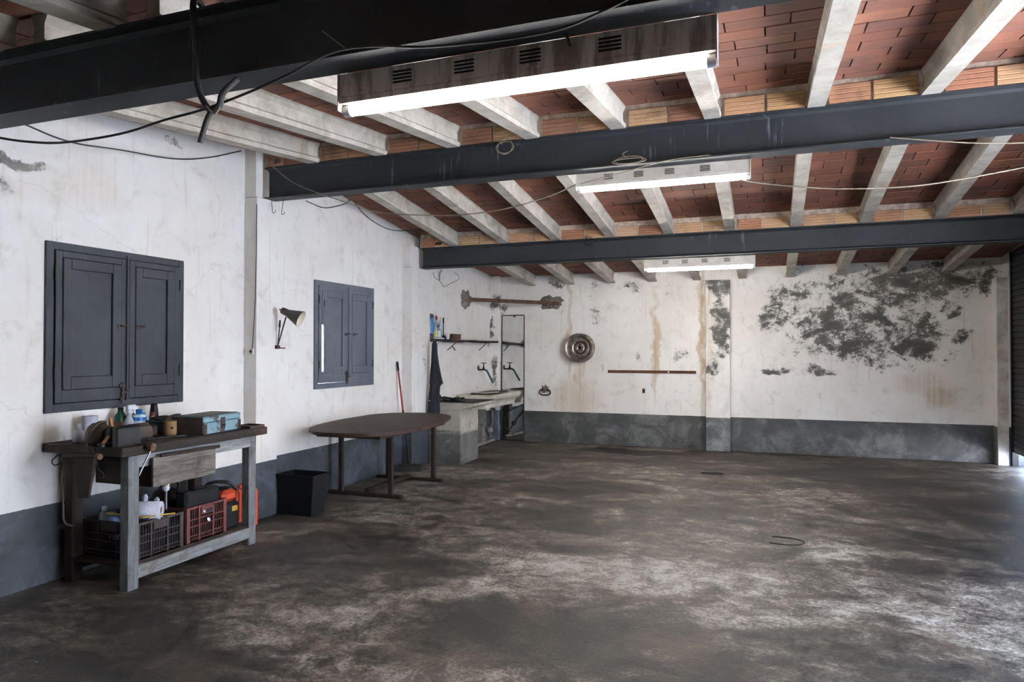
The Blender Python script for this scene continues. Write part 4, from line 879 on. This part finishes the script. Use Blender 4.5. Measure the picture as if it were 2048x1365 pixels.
MB().cyl(wc+Vector((0, -.06, 0)), .03, .035, wa, 16).build('hub_hole', 'black', t)
for k in range(10):
    a = 2*math.pi*k/10; MB().cyl(wc+Vector((.15*math.cos(a), -.102, .15*math.sin(a))), .007, .006, wa, 8).build('vent_hole', 'black', t)
# batten
t = thing('wall_batten', (2.84, YB, 1.245), 'long brown wooden batten nailed to the back wall', 'batten')
B((2.12, YB-.02, 1.222), (3.57, YB, 1.268), .002).build('batten', 'brownwood', t)
for x in (2.27, 2.53, 3.45): MB().cyl((x, YB-.02, 1.255), .005, .012, (0, -1, 0), 8).build('nail', 'chrome', t)
MB().cyl((3.13, YB-.02, 1.243), .017, .004, (0, -1, 0), 12).build('white_disc', 'white', t)
t = thing('oval_wall_ring', (1.0, YB, .87), 'small oval metal ring fixture low on the back wall', 'ring')
MB().tube([(1.0+.10*math.copysign(abs(math.cos(a))**.7, math.cos(a)), YB-.012, .868+.05*math.sin(a)) for a in [i*2*math.pi/28 for i in range(29)]], .013, 8).build('ring', 'rustdark', t)
lump((1.0, YB, .90), (0, -1, 0), .11, 9, .9).build('cement_patch', 'patch', t).data.transform(Matrix.Translation((0, .025, .02)))
tag(B((2.70, YB-.012, .89), (2.745, YB, .965), .002).build('metal_bracket', 'rust'), 'small rusty bracket plate below the batten on the back wall', 'bracket')
# ------------------------------------------------------------------ cables and odds on the roof
L = lambda lst, y: [hy(u, v, y) for u, v in lst]
cable('cable', L([(-60, 262), (0, 276), (60, 284), (130, 285), (240, 268), (330, 240), (425, 213), (560, 158), (640, 115), (692, 98), (760, 92), (850, 94), (1000, 80), (1120, 58), (1200, 25), (1262, -5)], Y1-.012), .0055, 'rope', 'black cable sagging left of and along the nearest steel beam')
cable('cable', L([(645, 62), (692, 98)], Y1-.013), .002, 'wire', 'short pale wire end on the nearest steel beam', k=2)
cable('cable', L([(1120, 58), (1132, 70), (1140, 92)], Y1+.12), .006, 'rope', 'short black cable end over the large fluorescent light')
cable('cable', [hy(40, 245, 2.37), hy(140, 284, 2.8), hx(240, 300, .25), hx(350, 318, .06), hx(420, 315, .02), hx(482, 302, .012)], .005, 'rope', 'thin black cable sagging across the wall to the pilaster top')
t = thing('hanging_hook', hy(410, 200, Y1-.03), 'thick black hose hook looped over the nearest steel beam', 'hook')
MB().tube(spl([(2.44, Y1+.10, 3.03), (2.47, Y1-.02, 3.035)]+L([(392, 100), (393, 155), (402, 192), (420, 220), (438, 212), (446, 186)], Y1-.025)+[(2.66, Y1+.02, 2.70)]), .013, 10).build('hose_loop', 'rope', t)
MB().tube(spl(L([(424, 220), (414, 240), (407, 262), (400, 286)], Y1-.03)), .011, 10).build('hose_end', 'rope', t)
MB().tube(spl(L([(412, 212), (428, 228), (440, 215)], Y1-.045)), .004, 6).build('tie_wire', 'wire', t)
cable('cable', L([(545, 333), (578, 360), (600, 372), (640, 388)], Y2-.01)+[hy(690, 404, Y2+.05)]+L([(760, 425), (890, 431), (1000, 420), (1100, 392), (1175, 358), (1245, 325)], Y2+.16), .005, 'wire', 'thin tan cable sagging below the middle steel beam, left half')
cable('cable', [hx(u, v, .012) for u, v in [(612, 402), (650, 416), (690, 408), (704, 400)]]+[hx(u, v, .012) for u, v in [(720, 420), (745, 442), (775, 458), (800, 462)]]+[hx(820, 461, .16), hx(838, 470, .16), hx(838, 498, .16)], .005, 'rope', 'black cable clipped along the left wall above the smaller window')
cable('cable', L([(1462, 352), (1500, 364), (1600, 374), (1700, 378), (1850, 370), (2048, 335), (2120, 318)], Y2+.18), .005, 'wire', 'pale cable sagging right from the middle fluorescent light')
cable('cable', L([(1780, 275), (1830, 279), (1940, 286), (2048, 286), (2120, 284)], Y2-.01), .004, 'wire', 'pale cable on the right part of the middle beam')
cable('cable', L([(1160, 368), (1230, 350), (1330, 322), (1420, 310)], Y2-.006), .004, 'wire', 'pale cable rising over the middle fluorescent light housing')
for q, (cu, cv, lab) in enumerate(((1010, 293, 'small coil of bare wire hung on the middle steel beam'), (1258, 320, 'tangle of pale wire above the middle fluorescent light'), (1178, 482, 'small tangle of wire on the far steel beam'))):
    yv = (Y2-.012, Y2-.012, Y3-.012)[q]; m = MB(); c0 = hy(cu, cv, yv); sc = (.065, .07, .05)[q]
    for k in range(2): m.tube([c0+Vector((sc*(1+.2*k)*math.cos(a)*(1 if q != 1 else 1.6), -.004*k, sc*(1-.25*k)*math.sin(a)*(1 if q != 1 else .4)-.01*k)) for a in [i*math.pi/8 for i in range(17)]], .004, 6)
    m.tube(spl([c0+Vector((-.02, .0, .02)), c0+Vector((-.05, 0, .05)), c0+Vector((-.01, .005, .075))]), .004)
    tag(m.build('wire_coil', 'wire' if q != 2 else 'rope'), lab, 'wire')
for q, (ua, va, ub, vb) in enumerate(((543, 400, 545, 424), (567, 402, 563, 427))):
    a, b = hy(ua, va, Y2+.07), hy(ub, vb, Y2+.07); a.z = Z2b+.0
    tag(MB().tube(spl([a, (a+b)/2, b, b+Vector((.012, 0, -.012)), b+Vector((.03, 0, -.004)), b+Vector((.034, 0, .014))], 4), .003, 6).build('wire_hook', 'blackmetal'), ('left' if q == 0 else 'right')+' wire hook under the left end of the middle beam', 'hook')
cable('loose_wire', [hx(u, v, .015) for u, v in [(866, 545), (870, 556), (880, 560), (878, 548), (884, 540), (878, 558), (884, 568), (888, 574), (904, 566), (916, 560), (918, 553), (909, 545)]], .003, 'rope', 'loose thin wire curling on the wall under the far beam', 'wire')
t = tag(lump((.30, Y2+.03, Z2t+.05), (0, -1, 0), .06, 21, .6).build('rubble_clump', 'rustdark'), 'dark rubble lump on the left end of the middle beam', 'rubble')
t = tag(lump((.42, Y3+.03, Z3t+.05), (0, -1, 0), .07, 22, .5).build('rubble_clump', 'rustdark'), 'dark broken hole of rubble on the left end of the far beam', 'rubble')
# things on the floor
p = hz(1425, 948); tag(MB().tube([(p.x+.14*math.cos(a), p.y+.05*math.sin(a), .006) for a in [i*2*math.pi/20 for i in range(19)]], .006, 6).build('wire_ring', 'rope'), 'small black ring of cable lying on the floor near back', 'ring')
p = hz(1565, 1083); tag(MB().tube([(p.x+.17*math.cos(a), p.y+.12*math.sin(a), .004) for a in [i*math.pi/14-2.2 for i in range(20)]], .004, 6).build('wire_arc', 'rope'), 'thin dark curved wire lying in the middle of the floor', 'wire')
p = hz(1529, 1273); tag(lump((p.x, p.y, 0), (0, 0, 1), .015, 30).build('pebble', 'black'), 'tiny dark pebble on the near floor', 'pebble')
